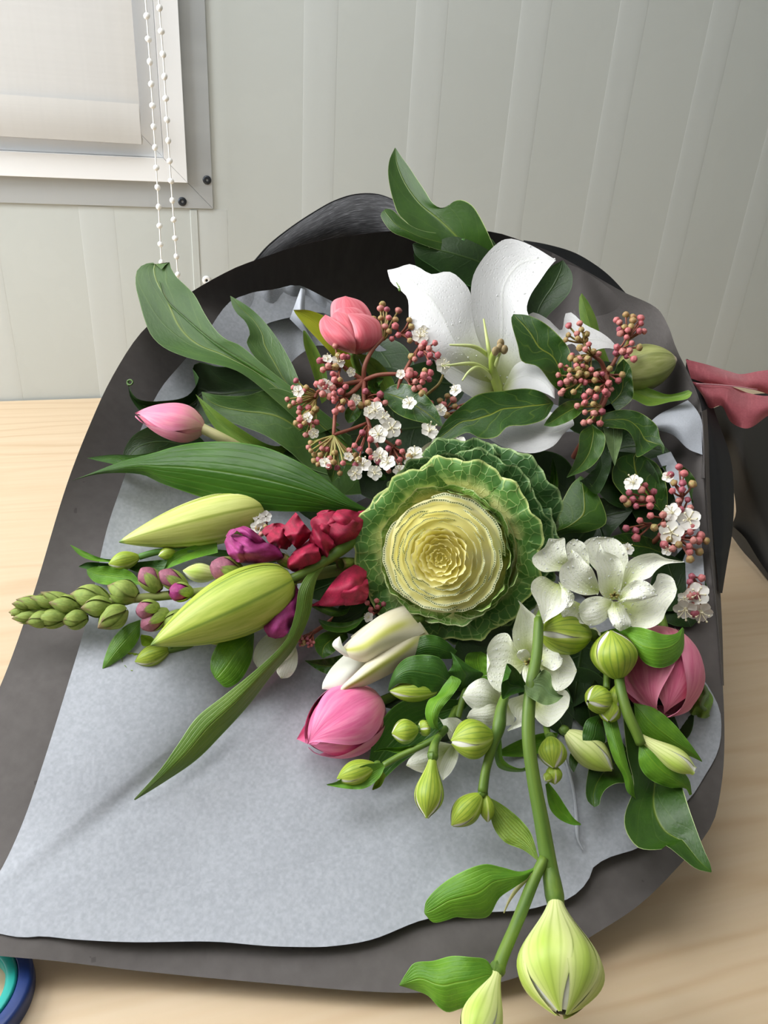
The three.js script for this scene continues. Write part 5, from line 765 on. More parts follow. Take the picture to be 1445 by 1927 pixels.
{ const t = thing('viburnum', 'sprig of unopened viburnum buds with glossy leaves right of the lily', 'viburnum'), S = [[], []], hub = [1138, 700, 0.6];
  const arm = (pts, r = [4.5, 3.4]) => S[0].push(tube([P(...hub), ...pts.map((p) => P(...p))], r, { m: 7 }));
  arm([[1130, 680, 1.2], [1110, 665, 1.4]]); arm([[1150, 690, 1], [1160, 672, 1.4]]); arm([[1120, 704, 1.4], [1105, 706, 1.6]]); arm([[1145, 730, 1.2], [1138, 755, 1.4], [1130, 770, 1.4]]);
  part(t, 'main_stem', tube([hub, [1140, 740, -1], [1120, 790, -3], [1080, 860, -8]], [6, 6]), M.stemRed);
  S[1].push(tube([[1110, 665, 1.4], [1100, 650, 1.4], [1098, 640, 1.2]], [3, 2.6])); S[1].push(tube([[1160, 672, 1.4], [1178, 650, 1.2], [1182, 640, 1]], [3, 2.6]));
  umbel(t, S, [1100, 645, 1.2], [1080, 626, 1.6], 9, 28, { green: 1, r: 6.1, sy: 0.7, sx: 1.1 }); umbel(t, S, [1182, 640, 1], [1184, 612, 1.4], 14, 34, { green: rnd() < 0.6, r: 6.1, sy: 0.6 }); umbel(t, S, [1160, 660, 1.2], [1180, 656, 1.8], 9, 28, { green: rnd() < 0.6, r: 6.1, sy: 0.8 });
  umbel(t, S, [1112, 668, 1.4], [1100, 672, 2.2], 12, 32, { green: rnd() < 0.6, r: 6.1, sx: 0.9 }); umbel(t, S, [1106, 706, 1.6], [1082, 692, 2.2], 12, 30, { green: rnd() < 0.6, r: 6.1 }); umbel(t, S, [1106, 706, 1.6], [1064, 718, 2], 9, 23, { green: rnd() < 0.6, r: 6.1, sy: 1.2 });
  umbel(t, S, [1140, 720, 1.2], [1118, 730, 2], 12, 32, { green: rnd() < 0.6, r: 6.1 }); umbel(t, S, [1132, 765, 1.4], [1112, 775, 2], 10, 28, { green: rnd() < 0.6, r: 6.1, sy: 1.1 }); umbel(t, S, [1145, 705, 1], [1156, 714, 1.6], 5, 23, { green: rnd() < 0.6, r: 6.1 });
  finishStalks(t, S);
  const L = (a, b, m, o) => part(t, 'leaf', blade(a, b, { fold: -0.35, ruffle: 0.1, ...o }), m);
  L([[1072, 752, 0.8], [1040, 725, 1.8], [1012, 690, 2.4], [982, 680, 2.6], [974, 650, 2.6], [964, 615, 2.4], [962, 598, 2.2], [966, 591, 2]], [[1074, 740, 0.8], [1076, 700, 1.4], [1072, 660, 1.8], [1050, 630, 2.2], [1020, 605, 2.4], [992, 593, 2.3], [966, 591, 2]], M.vib, { fold: -0.6 });
  L([[1040, 756, 1.4], [1020, 738, 2.2], [990, 731, 2.4], [950, 735, 2.6], [900, 742, 2.8], [870, 762, 2.8], [840, 790, 2.8], [826, 812, 2.6], [817, 829, 2.4]], [[1042, 760, 1.4], [1025, 788, 2.2], [990, 800, 2.6], [955, 803, 2.8], [935, 822, 3], [905, 825, 3], [880, 814, 2.8], [850, 826, 2.6], [818, 830, 2.4]], M.vib, { nu: 34, fold: -0.5 });
  L([[1100, 756, 1.6], [1072, 754, 2.2], [1050, 766, 2.4], [1032, 786, 2.4], [1023, 800, 2.2]], [[1102, 760, 1.6], [1090, 780, 2], [1066, 795, 2.2], [1040, 803, 2.2], [1024, 801, 2.2]], M.vib2);
  L([[1112, 800, 1], [1092, 815, 2], [1088, 845, 2.2], [1078, 875, 2.2], [1066, 898, 2]], [[1115, 798, 1], [1138, 820, 1.6], [1134, 850, 1.6], [1110, 880, 1.8], [1067, 899, 2]], M.vib2, { fold: -0.5 });
  L([[1120, 880, -0.4], [1100, 900, 0.4], [1090, 905, 0.8]], [[1140, 840, -0.4], [1150, 870, 0], [1138, 910, 0.2], [1122, 930, 0.6], [1095, 908, 0.8]], M.deep);
  L([[1125, 798, 0.6], [1150, 805, 1.2], [1180, 810, 1.4], [1195, 835, 1.4], [1198, 860, 1.2], [1225, 846, 1.2], [1240, 838, 1.2], [1246, 852, 1.2]], [[1120, 785, 0.6], [1160, 772, 0.8], [1200, 775, 0.8], [1235, 800, 0.8], [1242, 825, 1], [1250, 840, 1.2], [1248, 854, 1.2]], M.vib, { nu: 30, fold: -0.4 });
  L([[1135, 805, 0.4], [1140, 830, 1], [1150, 860, 1.4], [1156, 876, 1.4]], [[1172, 806, 0.2], [1170, 830, 0.8], [1162, 858, 1.2], [1157, 876, 1.4]], M.under);
  L([[1140, 745, 0], [1150, 720, 1], [1160, 690, 1.6], [1172, 676, 1.8]], [[1160, 775, 0], [1190, 750, 0.6], [1190, 715, 1.2], [1186, 690, 1.6], [1174, 676, 1.8]], M.vib, { fold: -0.4 });
  L([[1060, 750, 0.6], [1062, 725, 1.2], [1080, 705, 1.4]], [[1090, 750, 0.4], [1096, 725, 1], [1084, 704, 1.4]], M.vib2); L([[1135, 690, 0.2], [1112, 700, 0.8], [1100, 715, 1]], [[1140, 725, 0.2], [1120, 732, 0.6], [1100, 718, 1]], M.vib); }
{ const t = thing('viburnum', 'viburnum sprig with pink buds and white florets at the lower right rim', 'viburnum'), S = [[], []];
  part(t, 'main_stem', tube([[1284, 935, 0.6], [1268, 970, 0], [1240, 1010, -1], [1200, 1040, -4], [1160, 1060, -8]], [4, 5]), M.stemRed);
  part(t, 'side_stem', tube([[1330, 1120, -0.6], [1310, 1075, -1], [1290, 1050, -2], [1240, 1020, -3]], [3, 3.4]), M.stemRed);
  umbel(t, S, [1284, 935, 0.6], [1280, 905, 1], 8, 26, { r: 7, sx: 1.1 }); umbel(t, S, [1232, 945, -0.4], [1202, 936, 0.6], 11, 34, { r: 7, sy: 0.9, sx: 0.9 }); umbel(t, S, [1225, 985, -0.6], [1192, 992, 0.4], 4, 22, { r: 7.5 }); umbel(t, S, [1250, 975, 0], [1242, 985, 0.8], 6, 26, { r: 7.2 });
  umbel(t, S, [1270, 1010, 0], [1290, 1024, 0.6], 16, 42, { r: 7.2, sy: 0.8 }); umbel(t, S, [1300, 1080, -0.6], [1306, 1115, 0], 12, 36, { r: 7, sy: 1.1, sx: 0.6 }); umbel(t, S, [1285, 965, 0], [1292, 955, 0.8], 5, 20, { r: 7 });
  for (const [x, y, r, a, b, q] of [[1263, 1002, 21, 0, 0, 1.2], [1296, 978, 20, 0.1, 0.2, 1.2], [1266, 965, 17, -0.9, 0.4, 1.1], [1192, 910, 17, -0.4, 0.9, 1], [1256, 898, 10, 0, 0.4, 0.8], [1312, 1118, 20, 0.1, 0, 0.6], [1290, 1145, 20, -0.2, -0.9, 0.5], [1318, 1150, 20, 0.2, -0.8, 0.4], [1288, 1125, 12, 0, -0.4, 0.5], [1255, 1035, 10, 0, 0, 1], [1180, 1034, 12, 0.4, 0.6, 1]]) vibFloret(t, x, y, q, r, [a, b]);
  finishStalks(t, S);
  const L = (a, b, m, o) => part(t, 'leaf', blade(a, b, { fold: -0.35, ruffle: 0.1, ...o }), m);
  L([[1240, 960, -1.4], [1190, 945, -0.8], [1155, 910, -0.6], [1152, 885, -0.5], [1165, 862, -0.4], [1195, 852, -0.4]], [[1255, 970, -1.4], [1256, 930, -1], [1250, 900, -0.7], [1235, 872, -0.5], [1198, 852, -0.4]], M.vib, { fold: -0.3 });
  L([[1290, 960, -1.6], [1270, 920, -1.2], [1255, 890, -1], [1245, 878, -0.8]], [[1315, 955, -1.6], [1315, 920, -1.4], [1300, 890, -1.2], [1275, 874, -1], [1247, 877, -0.8]], M.vib2);
  L([[1240, 1020, -1.8], [1215, 1010, -1.2], [1180, 1003, -1], [1150, 1010, -0.8]], [[1250, 1060, -2], [1220, 1050, -1.4], [1180, 1045, -1], [1150, 1015, -0.8]], M.vib); }
{ const t = thing('viburnum', 'few small viburnum florets and buds peeking above the cream lily bud', 'viburnum'), S = [[], []];
  umbel(t, S, [712, 1150, -0.6], [705, 1142, 0.6], 6, 18, { r: 5.5 }); vibFloret(t, 694, 1162, 0.8, 10, [-0.5, 0.4]); finishStalks(t, S); }
{ const t = thing('viburnum', 'knot of whitish viburnum florets between the pale lily bud and the crimson florets', 'viburnum'), S = [[], []];
  umbel(t, S, [500, 1000, 0], [494, 990, 1], 6, 20, { r: 5 }); for (const [x, y] of [[486, 976], [500, 972], [492, 994], [504, 1000], [482, 992]]) vibFloret(t, x, y, 1.3, 11, [rr(-0.4, 0.4), rr(-0.4, 0.4)], false); finishStalks(t, S); }
{ const t = thing('viburnum', 'leafy dark viburnum shoot with tiny orange buds under the crimson floret', 'viburnum'), S = [[], []];
  umbel(t, S, [590, 1190, -0.4], [576, 1207, 0.4], 26, 17, { r: 3.4, sy: 0.6 }); finishStalks(t, S);
  const L = (a, b, m, o) => part(t, 'leaf', blade(a, b, { fold: -0.3, ruffle: 0.1, ...o }), m);
  L([[650, 1150, -0.6], [620, 1140, 0.6], [595, 1136, 1], [578, 1136, 1]], [[660, 1140, -0.6], [650, 1156, 0.4], [625, 1160, 0.8], [600, 1150, 1], [578, 1137, 1]], M.vib2, { fold: 0.5 });
  L([[600, 1170, 0], [612, 1185, 0.8], [645, 1190, 1.2], [670, 1180, 1.4], [686, 1162, 1.4]], [[600, 1165, 0], [620, 1170, 0.6], [645, 1172, 1], [665, 1168, 1.2], [684, 1160, 1.4]], M.vib2);
  L([[650, 1180, -0.4], [610, 1190, 0.4], [592, 1205, 0.8], [595, 1225, 0.8], [606, 1238, 0.8]], [[655, 1200, -0.4], [640, 1215, 0.2], [625, 1230, 0.6], [608, 1239, 0.8]], M.vib2);
  L([[650, 1230, 0], [620, 1238, 0.5], [590, 1242, 0.7], [573, 1243, 0.7]], [[650, 1260, 0], [625, 1270, 0.3], [600, 1262, 0.5], [574, 1244, 0.7]], M.vib); 
  part(t, 'main_stem', tube([[590, 1190, -0.4], [620, 1170, -1], [680, 1120, -4], [740, 1060, -8]], [4, 5]), M.stemRed); }

// ---------- alstroemeria: white flowers, striped buds, bright leaves ----------
// dew: small clear drops sitting on a petal's face
const dewMat = mat({ color: 0xffffff, transmission: 0.35, thickness: 0, ior: 1.33, roughness: 0.95, clearcoat: 1, clearcoatRoughness: 0.05 }), dropShape = new THREE.SphereGeometry(1, 8, 6);
function dewOn(g, n, r0, r1) {
  const p = g.attributes.position, nn = g.attributes.normal, ix = g.index, out = [], a = V3(), b = V3(), c = V3(), N = V3();
  for (let i = 0; i < n; i++) {
    const f = Math.floor(rnd() * ix.count / 3) * 3, u = rnd(), v = rnd() * (1 - u);
    a.fromBufferAttribute(p, ix.getX(f)); b.fromBufferAttribute(p, ix.getX(f + 1)); c.fromBufferAttribute(p, ix.getX(f + 2));
    const q = a.clone().multiplyScalar(1 - u - v).addScaledVector(b, u).addScaledVector(c, v); N.fromBufferAttribute(nn, ix.getX(f));
    const d = camera.position.clone().sub(q).normalize(); if (N.dot(d) < 0) N.negate(); if (N.dot(d) < 0.35) continue;
    const r = lerp(r0, r1, Math.pow(rnd(), 3)) * distOf(q) / F, m = new THREE.Matrix4().compose(q.addScaledVector(N, r * 0.35), new THREE.Quaternion().setFromUnitVectors(V3(0, 1, 0), N), V3(r, r * 0.7, r));
    out.push(dropShape.clone().applyMatrix4(m));
  }
  return out;
}
const dewList = new Map();
const AP = (t, L, R, o = {}) => { const g = blade(L, R, { nu: 24, nv: 14, k: 1.6, ruffle: 0.14, freq: 2.2, lift: t.lift || 0, ...o }), p = part(t, 'petal', g, o.m || M.alstPetal); if (t.dew && !o.m) dewList.set(t, (dewList.get(t) || []).concat(dewOn(g, t.dew, 0.9, 2.1))); return p; };
function finishDew() { for (const [t, l] of dewList) if (l.length) part(t, 'dewdrops', mergeGeometries(l), dewMat).userData.kind = 'stuff'; }
const AL = (t, L, R, m, o = {}) => part(t, 'leaf', blade(L, R, { nu: 24, nv: 12, k: 1.5, fold: -0.4, ruffle: 0.08, ...o }), m);
function anthers(t, px, py, tt, n = 5, r = 9) { const S = [P(px, py, tt - 1)]; for (let i = 0; i < n; i++) { const a = i * 2.4, e = [px + Math.cos(a) * r, py + Math.sin(a) * r * 0.7, tt + rr(0, 0.3)]; part(t, 'stamen', tube([S[0], P(lerp(px, e[0], 0.6), lerp(py, e[1], 0.6), tt - 0.4), P(...e)], [1.8, 1.6, 2.8], { n: 8, m: 6 }), M.stemOlive); } }
const profBud = (u) => 0.26 * (1 - u) + Math.pow(Math.sin(Math.PI * Math.pow(clamp(u, 0.001, 0.985), 1.12)), 0.72);
const profPear = (u) => 0.26 + 0.78 * Math.pow(Math.sin(Math.PI * Math.pow(clamp(u, 0, 0.985), 1.5)), 1.0) - 0.2 * u;
// a closed bud: three outer sepals over three inner ones, and its swollen neck
function bud(t, base, tip, rpx, o = {}) {
  const A = P(...base), B = P(...tip), { M: fm, len } = axisFrame(A, B, o.spin ?? rr(0, 2)), rad = rpx * distOf(A) / F, prof = o.prof || profBud;
  const b = part(t, 'bud', lathe(len * 0.985, rad * 0.93, prof, 20, 20), o.inner || M.budWhite); place(b, fm);
  for (let i = 0; i < 3; i++) part(b, 'sepal', shell({ len, rad: rad * 0.99, prof, th: i * 2.0944, ha: o.ha ?? 1.05, keel: 0.05, edge: -0.02, taper: (a) => 1 - 0.55 * Math.pow(a, 5), nu: 22, nv: 14 }), o.m || M.bud);
  if (o.open) for (let i = 0; i < 3; i++) part(b, 'inner_petal', shell({ len: len * 1.02, rad: rad * 0.97, prof, th: i * 2.0944 + 1.047, ha: 0.6, keel: 0.03, taper: (a) => Math.pow(Math.sin(Math.PI * (0.3 + 0.66 * a)), 0.45), nu: 20, nv: 10 }), M.budPale);
  if (o.neck !== false) { const g = lathe(len * 0.2, rad * 0.36, (u) => 0.5 + 0.5 * Math.sin(Math.PI * Math.min(1, u * 0.9 + 0.1)), 12, 8, 0.06, 6).translate(0, -len * 0.14, 0); part(b, 'ovary', g, M.stem); }
  return b;
}
{ let t = thing('alstroemeria_flower', 'dewy white alstroemeria flower with wide rounded petals at the lower right of the kale', 'flower'); t.dew = 34; t.lift = 1.2;
  AP(t, [[1155, 1110, 1.6], [1110, 1060, 2.4], [1096, 1036, 2.6], [1098, 1022, 2.6], [1112, 1012, 2.6], [1135, 1010, 2.6]], [[1165, 1105, 1.6], [1180, 1070, 2.4], [1182, 1048, 2.6], [1174, 1028, 2.6], [1158, 1014, 2.6], [1137, 1010, 2.6]], { fold: -0.4 });
  AP(t, [[1168, 1132, 1.8], [1205, 1122, 2.6], [1232, 1096, 3], [1238, 1080, 3], [1252, 1080, 3], [1266, 1088, 3], [1273, 1106, 3]], [[1168, 1136, 1.8], [1180, 1162, 2.6], [1190, 1180, 3], [1222, 1182, 3.2], [1246, 1168, 3.2], [1253, 1150, 3.1], [1270, 1124, 3.1], [1274, 1108, 3]], { fold: -0.5 });
  AP(t, [[1166, 1118, 2], [1172, 1088, 2.8], [1180, 1060, 3.2], [1200, 1046, 3.4], [1232, 1041, 3.4], [1252, 1050, 3.3], [1288, 1057, 3]], [[1170, 1124, 2], [1186, 1106, 3], [1204, 1094, 3.4], [1224, 1086, 3.5], [1234, 1074, 3.4], [1252, 1062, 3.3], [1288, 1058, 3]], { fold: -0.5 });
  AP(t, [[1152, 1130, 2], [1128, 1122, 2.8], [1104, 1126, 3.2], [1091, 1138, 3.2], [1089, 1150, 3]], [[1156, 1136, 2], [1148, 1158, 2.8], [1128, 1174, 3.2], [1106, 1177, 3.2], [1094, 1166, 3.1], [1089, 1151, 3]], { fold: 0.5 });
  AP(t, [[1150, 1132, 2.2], [1143, 1150, 3], [1148, 1168, 3.4], [1156, 1180, 3.4], [1166, 1188, 3.3]], [[1166, 1132, 2.2], [1178, 1150, 3], [1188, 1172, 3.4], [1186, 1179, 3.4], [1168, 1188, 3.3]], { fold: 0.5 });
  AP(t, [[1142, 1130, 2.2], [1128, 1112, 3.2], [1124, 1082, 3.8], [1119, 1060, 4], [1122, 1044, 4], [1127, 1022, 3.8]], [[1164, 1128, 2.2], [1172, 1090, 3], [1172, 1066, 3.5], [1164, 1050, 3.8], [1150, 1042, 4], [1136, 1036, 4], [1128, 1021, 3.8]], { fold: -0.6 });
  AP(t, [[1160, 1128, 2.4], [1176, 1104, 3.6], [1196, 1092, 4], [1216, 1094, 4.1], [1230, 1106, 4], [1234, 1114, 3.9]], [[1164, 1132, 2.4], [1180, 1128, 3.6], [1200, 1118, 4.2], [1218, 1114, 4.2], [1234, 1116, 3.9]], { fold: -0.3 });
  AP(t, [[1158, 1134, 2.6], [1172, 1126, 3.6], [1190, 1120, 4.1], [1212, 1113, 4.2], [1238, 1119, 4]], [[1160, 1136, 2.6], [1178, 1132, 3.8], [1200, 1132, 4.2], [1222, 1126, 4.2], [1239, 1120, 4]], { fold: 0.3, nv: 8 });
  anthers(t, 1156, 1120, 4.6, 5, 7);
  t = thing('alstroemeria_flower', 'dewy white alstroemeria flower with green tipped petals between the kale and its larger neighbour', 'flower'); t.dew = 34; t.lift = 2.4;
  AP(t, [[1090, 1090, 1.4], [1072, 1060, 2], [1066, 1040, 2.2], [1066, 1024, 2.2], [1078, 1014, 2.2]], [[1110, 1080, 1.4], [1108, 1050, 2], [1104, 1030, 2.2], [1096, 1020, 2.2], [1080, 1014, 2.2]], { fold: -0.3 });
  AP(t, [[1075, 1080, 1.8], [1050, 1075, 2.6], [1022, 1076, 3], [1005, 1064, 3], [1001, 1050, 3], [1010, 1040, 3], [1024, 1030, 3], [1032, 1014, 3]], [[1078, 1070, 1.8], [1068, 1050, 2.6], [1064, 1032, 3], [1062, 1012, 3.1], [1050, 1014, 3], [1034, 1013, 3]], { fold: -0.5 });
  AP(t, [[1058, 1100, 2], [1070, 1132, 2.8], [1062, 1146, 3], [1050, 1156, 3.2], [1036, 1164, 3.2], [1024, 1172, 3.1]], [[1046, 1098, 2], [1020, 1084, 2.8], [1002, 1094, 3.2], [999, 1112, 3.3], [1010, 1134, 3.3], [1017, 1156, 3.2], [1022, 1172, 3.1]], { fold: -0.7 });
  AP(t, [[1060, 1100, 2], [1072, 1112, 2.8], [1081, 1122, 3], [1075, 1140, 3], [1062, 1146, 2.9]], [[1050, 1094, 2], [1056, 1108, 2.6], [1056, 1124, 2.8], [1056, 1140, 2.8], [1061, 1147, 2.9]], { fold: 0.2 });
  AP(t, [[1126, 1118, 2.2], [1100, 1120, 3.2], [1075, 1112, 3.8], [1058, 1102, 4], [1052, 1086, 4], [1056, 1066, 4], [1070, 1054, 4], [1073, 1036, 3.9]], [[1128, 1108, 2.2], [1122, 1088, 3.2], [1114, 1070, 3.7], [1100, 1056, 3.9], [1090, 1044, 4], [1076, 1034, 3.9]], { fold: -0.5 });
  AP(t, [[1000, 1106, 3.2], [994, 1106, 3.3], [987, 1107, 3.3]], [[1000, 1110, 3.2], [994, 1109, 3.3], [987, 1108, 3.3]], { nu: 5, nv: 4, ruffle: 0, m: M.stem });
  AP(t, [[1080, 1130, 1.4], [1066, 1140, 1.8], [1056, 1150, 2], [1058, 1160, 2], [1070, 1166, 2]], [[1100, 1140, 1.2], [1110, 1160, 1.4], [1108, 1172, 1.6], [1095, 1174, 1.8], [1072, 1167, 2]], {});
  t = thing('alstroemeria_flower', 'white alstroemeria flower with brown speckled heart crossed by the thick green stem', 'flower'); t.dew = 14;
  AP(t, [[1000, 1180, 1.2], [1002, 1160, 1.6], [1008, 1140, 1.8]], [[1016, 1180, 1.2], [1020, 1160, 1.6], [1016, 1138, 1.8], [1010, 1137, 1.8]], { nu: 12 });
  AP(t, [[1010, 1240, 1.8], [1034, 1222, 2.6], [1046, 1208, 2.8], [1062, 1222, 3], [1076, 1240, 3], [1085, 1260, 3]], [[1012, 1252, 1.8], [1030, 1282, 2.6], [1046, 1300, 3], [1060, 1298, 3], [1076, 1284, 3], [1085, 1264, 3]], { fold: -0.4 });
  AP(t, [[988, 1240, 2], [966, 1210, 3], [955, 1192, 3.3], [936, 1194, 3.4], [922, 1208, 3.4], [916, 1226, 3.4], [922, 1246, 3.3]], [[990, 1250, 2], [974, 1276, 3], [954, 1296, 3.4], [941, 1302, 3.5], [926, 1292, 3.5], [916, 1270, 3.4], [922, 1248, 3.3]], { fold: -0.5 });
  AP(t, [[984, 1236, 2.2], [968, 1216, 3.2], [964, 1190, 3.6], [970, 1166, 3.8], [976, 1148, 3.8], [979, 1140, 3.8], [974, 1130, 3.7]], [[1006, 1234, 2.2], [1012, 1206, 3], [1014, 1180, 3.4], [1008, 1160, 3.6], [994, 1148, 3.8], [984, 1138, 3.8], [976, 1130, 3.7]], { fold: -0.6 });
  AP(t, [[988, 1248, 2.4], [976, 1240, 3.4], [972, 1232, 3.7], [976, 1224, 3.7]], [[998, 1240, 2.4], [996, 1228, 3.4], [990, 1222, 3.7], [978, 1223, 3.7]], { nu: 14, ruffle: 0.05 });
  AP(t, [[988, 1250, 2.4], [982, 1268, 3.2], [988, 1284, 3.4], [998, 1292, 3.4]], [[1004, 1250, 2.4], [1012, 1266, 3.2], [1010, 1282, 3.4], [1000, 1292, 3.4]], { nu: 16, ruffle: 0.05 });
  AP(t, [[1012, 1236, 2.2], [1020, 1214, 3], [1030, 1208, 3.2], [1046, 1222, 3.3], [1058, 1240, 3.2]], [[1014, 1248, 2.2], [1028, 1256, 3], [1042, 1262, 3.4], [1056, 1252, 3.4], [1059, 1242, 3.2]], { fold: -0.3, ruffle: 0.2 });
  anthers(t, 996, 1246, 3.3, 6, 8);
  t = thing('alstroemeria_flower', 'white alstroemeria bloom hanging below the speckled flower behind the thick green stem', 'flower');
  AP(t, [[1000, 1300, 0.6], [975, 1310, 1.6], [956, 1318, 2], [962, 1340, 2.2], [972, 1352, 2.2], [954, 1374, 2.2]], [[1002, 1330, 0.6], [996, 1345, 1.6], [990, 1362, 2], [978, 1368, 2.2], [956, 1376, 2.2]], { fold: -0.3 });
  AP(t, [[1004, 1300, 0.6], [1030, 1308, 1.6], [1062, 1298, 2], [1072, 1310, 2.2], [1070, 1330, 2.2]], [[1002, 1330, 0.6], [1008, 1352, 1.6], [1030, 1368, 2], [1052, 1354, 2.2], [1069, 1332, 2.2]], { fold: -0.5 });
  t = thing('alstroemeria_flower', 'white alstroemeria flower seen from its side left of the speckled flower', 'flower');
  AP(t, [[948, 1322, 1], [930, 1290, 1.8], [908, 1276, 2.2], [884, 1288, 2.4], [872, 1306, 2.4]], [[948, 1330, 1], [920, 1336, 2.2], [896, 1338, 2.6], [880, 1326, 2.6], [870, 1312, 2.4]], { fold: 0.5 });
  AP(t, [[948, 1324, 1.2], [915, 1322, 2.4], [886, 1336, 2.7], [878, 1350, 2.6]], [[948, 1336, 1.2], [938, 1360, 2], [922, 1366, 2.4], [896, 1358, 2.6], [879, 1352, 2.6]], { fold: 0.4 });
  AP(t, [[944, 1320, 0.8], [935, 1296, 1.2], [922, 1272, 1.4], [910, 1272, 1.4]], [[950, 1318, 0.8], [952, 1300, 1.2], [944, 1286, 1.4], [914, 1270, 1.4]], {});
  AP(t, [[948, 1326, 1], [948, 1345, 1.4], [952, 1365, 1.6]], [[960, 1322, 0.8], [968, 1345, 1.2], [966, 1362, 1.4], [954, 1366, 1.6]], {});
  t = thing('alstroemeria_flower', 'white alstroemeria flower half open behind the hanging pear shaped bud', 'flower');
  AP(t, [[850, 1400, 0.6], [815, 1395, 1.2], [790, 1410, 1.6], [770, 1428, 1.8], [764, 1440, 1.8]], [[850, 1420, 0.6], [828, 1450, 1.2], [806, 1456, 1.6], [786, 1452, 1.8], [766, 1442, 1.8]], { fold: 0.4 });
  AP(t, [[855, 1395, 0.6], [836, 1420, 1.4], [826, 1448, 1.8], [832, 1468, 1.8]], [[862, 1400, 0.6], [862, 1425, 1.2], [850, 1452, 1.6], [834, 1468, 1.8]], { fold: -0.3 });
  AP(t, [[886, 1372, 1.2], [862, 1352, 2], [846, 1350, 2.2], [832, 1354, 2.2], [824, 1348, 2.2]], [[884, 1384, 1.2], [862, 1394, 2], [848, 1394, 2.2], [838, 1372, 2.2], [826, 1350, 2.2]], { fold: 0.3 });
  AP(t, [[870, 1410, 0.6], [872, 1422, 1], [890, 1428, 1.2]], [[910, 1408, 0.6], [906, 1418, 1], [892, 1428, 1.2]], { nu: 8 });
  t = thing('alstroemeria_flower', 'shaded white alstroemeria flower deep between two striped round buds', 'flower');
  AP(t, [[1130, 1240, -3], [1100, 1215, -2], [1070, 1212, -1.6], [1064, 1226, -1.5]], [[1130, 1260, -3], [1100, 1256, -2], [1080, 1240, -1.6], [1065, 1228, -1.5]], {});
  AP(t, [[1120, 1250, -2.4], [1100, 1244, -1.6], [1092, 1262, -1.2], [1096, 1284, -1.2]], [[1136, 1270, -2.4], [1130, 1290, -1.6], [1116, 1298, -1.2], [1098, 1286, -1.2]], {});
  AP(t, [[1080, 1190, -2], [1096, 1204, -1.2], [1110, 1212, -1]], [[1120, 1180, -2], [1134, 1200, -1.4], [1130, 1222, -1], [1112, 1213, -1]], {});
  t = thing('alstroemeria_flower', 'shaded white alstroemeria flower against the tissue at the right rim', 'flower');
  AP(t, [[1270, 1240, -2], [1256, 1205, -1.4], [1262, 1170, -1], [1280, 1150, -0.8]], [[1300, 1240, -2], [1306, 1205, -1.4], [1304, 1170, -1], [1284, 1150, -0.8]], {});
  AP(t, [[1290, 1230, -1.8], [1296, 1190, -1], [1318, 1160, -0.8]], [[1310, 1236, -1.8], [1326, 1215, -1], [1328, 1180, -0.8], [1320, 1160, -0.8]], {});
  AP(t, [[1280, 1210, -1.4], [1276, 1225, -0.8], [1290, 1256, -0.6]], [[1320, 1200, -1.4], [1322, 1230, -0.8], [1312, 1255, -0.6], [1292, 1257, -0.6]], {});
  t = thing('alstroemeria_flower', 'white alstroemeria petals under the long strap leaf at the left', 'flower');
  AP(t, [[540, 1190, 0.2], [510, 1190, 0.8], [484, 1212, 1], [476, 1240, 1], [484, 1256, 1]], [[560, 1210, 0.2], [548, 1235, 0.8], [524, 1250, 1], [505, 1258, 1], [486, 1257, 1]], {});
  AP(t, [[548, 1210, 0.2], [530, 1235, 0.7], [520, 1262, 0.9], [528, 1276, 0.9]], [[552, 1206, 0.2], [560, 1230, 0.5], [558, 1255, 0.7], [545, 1274, 0.9], [530, 1277, 0.9]], {}); }

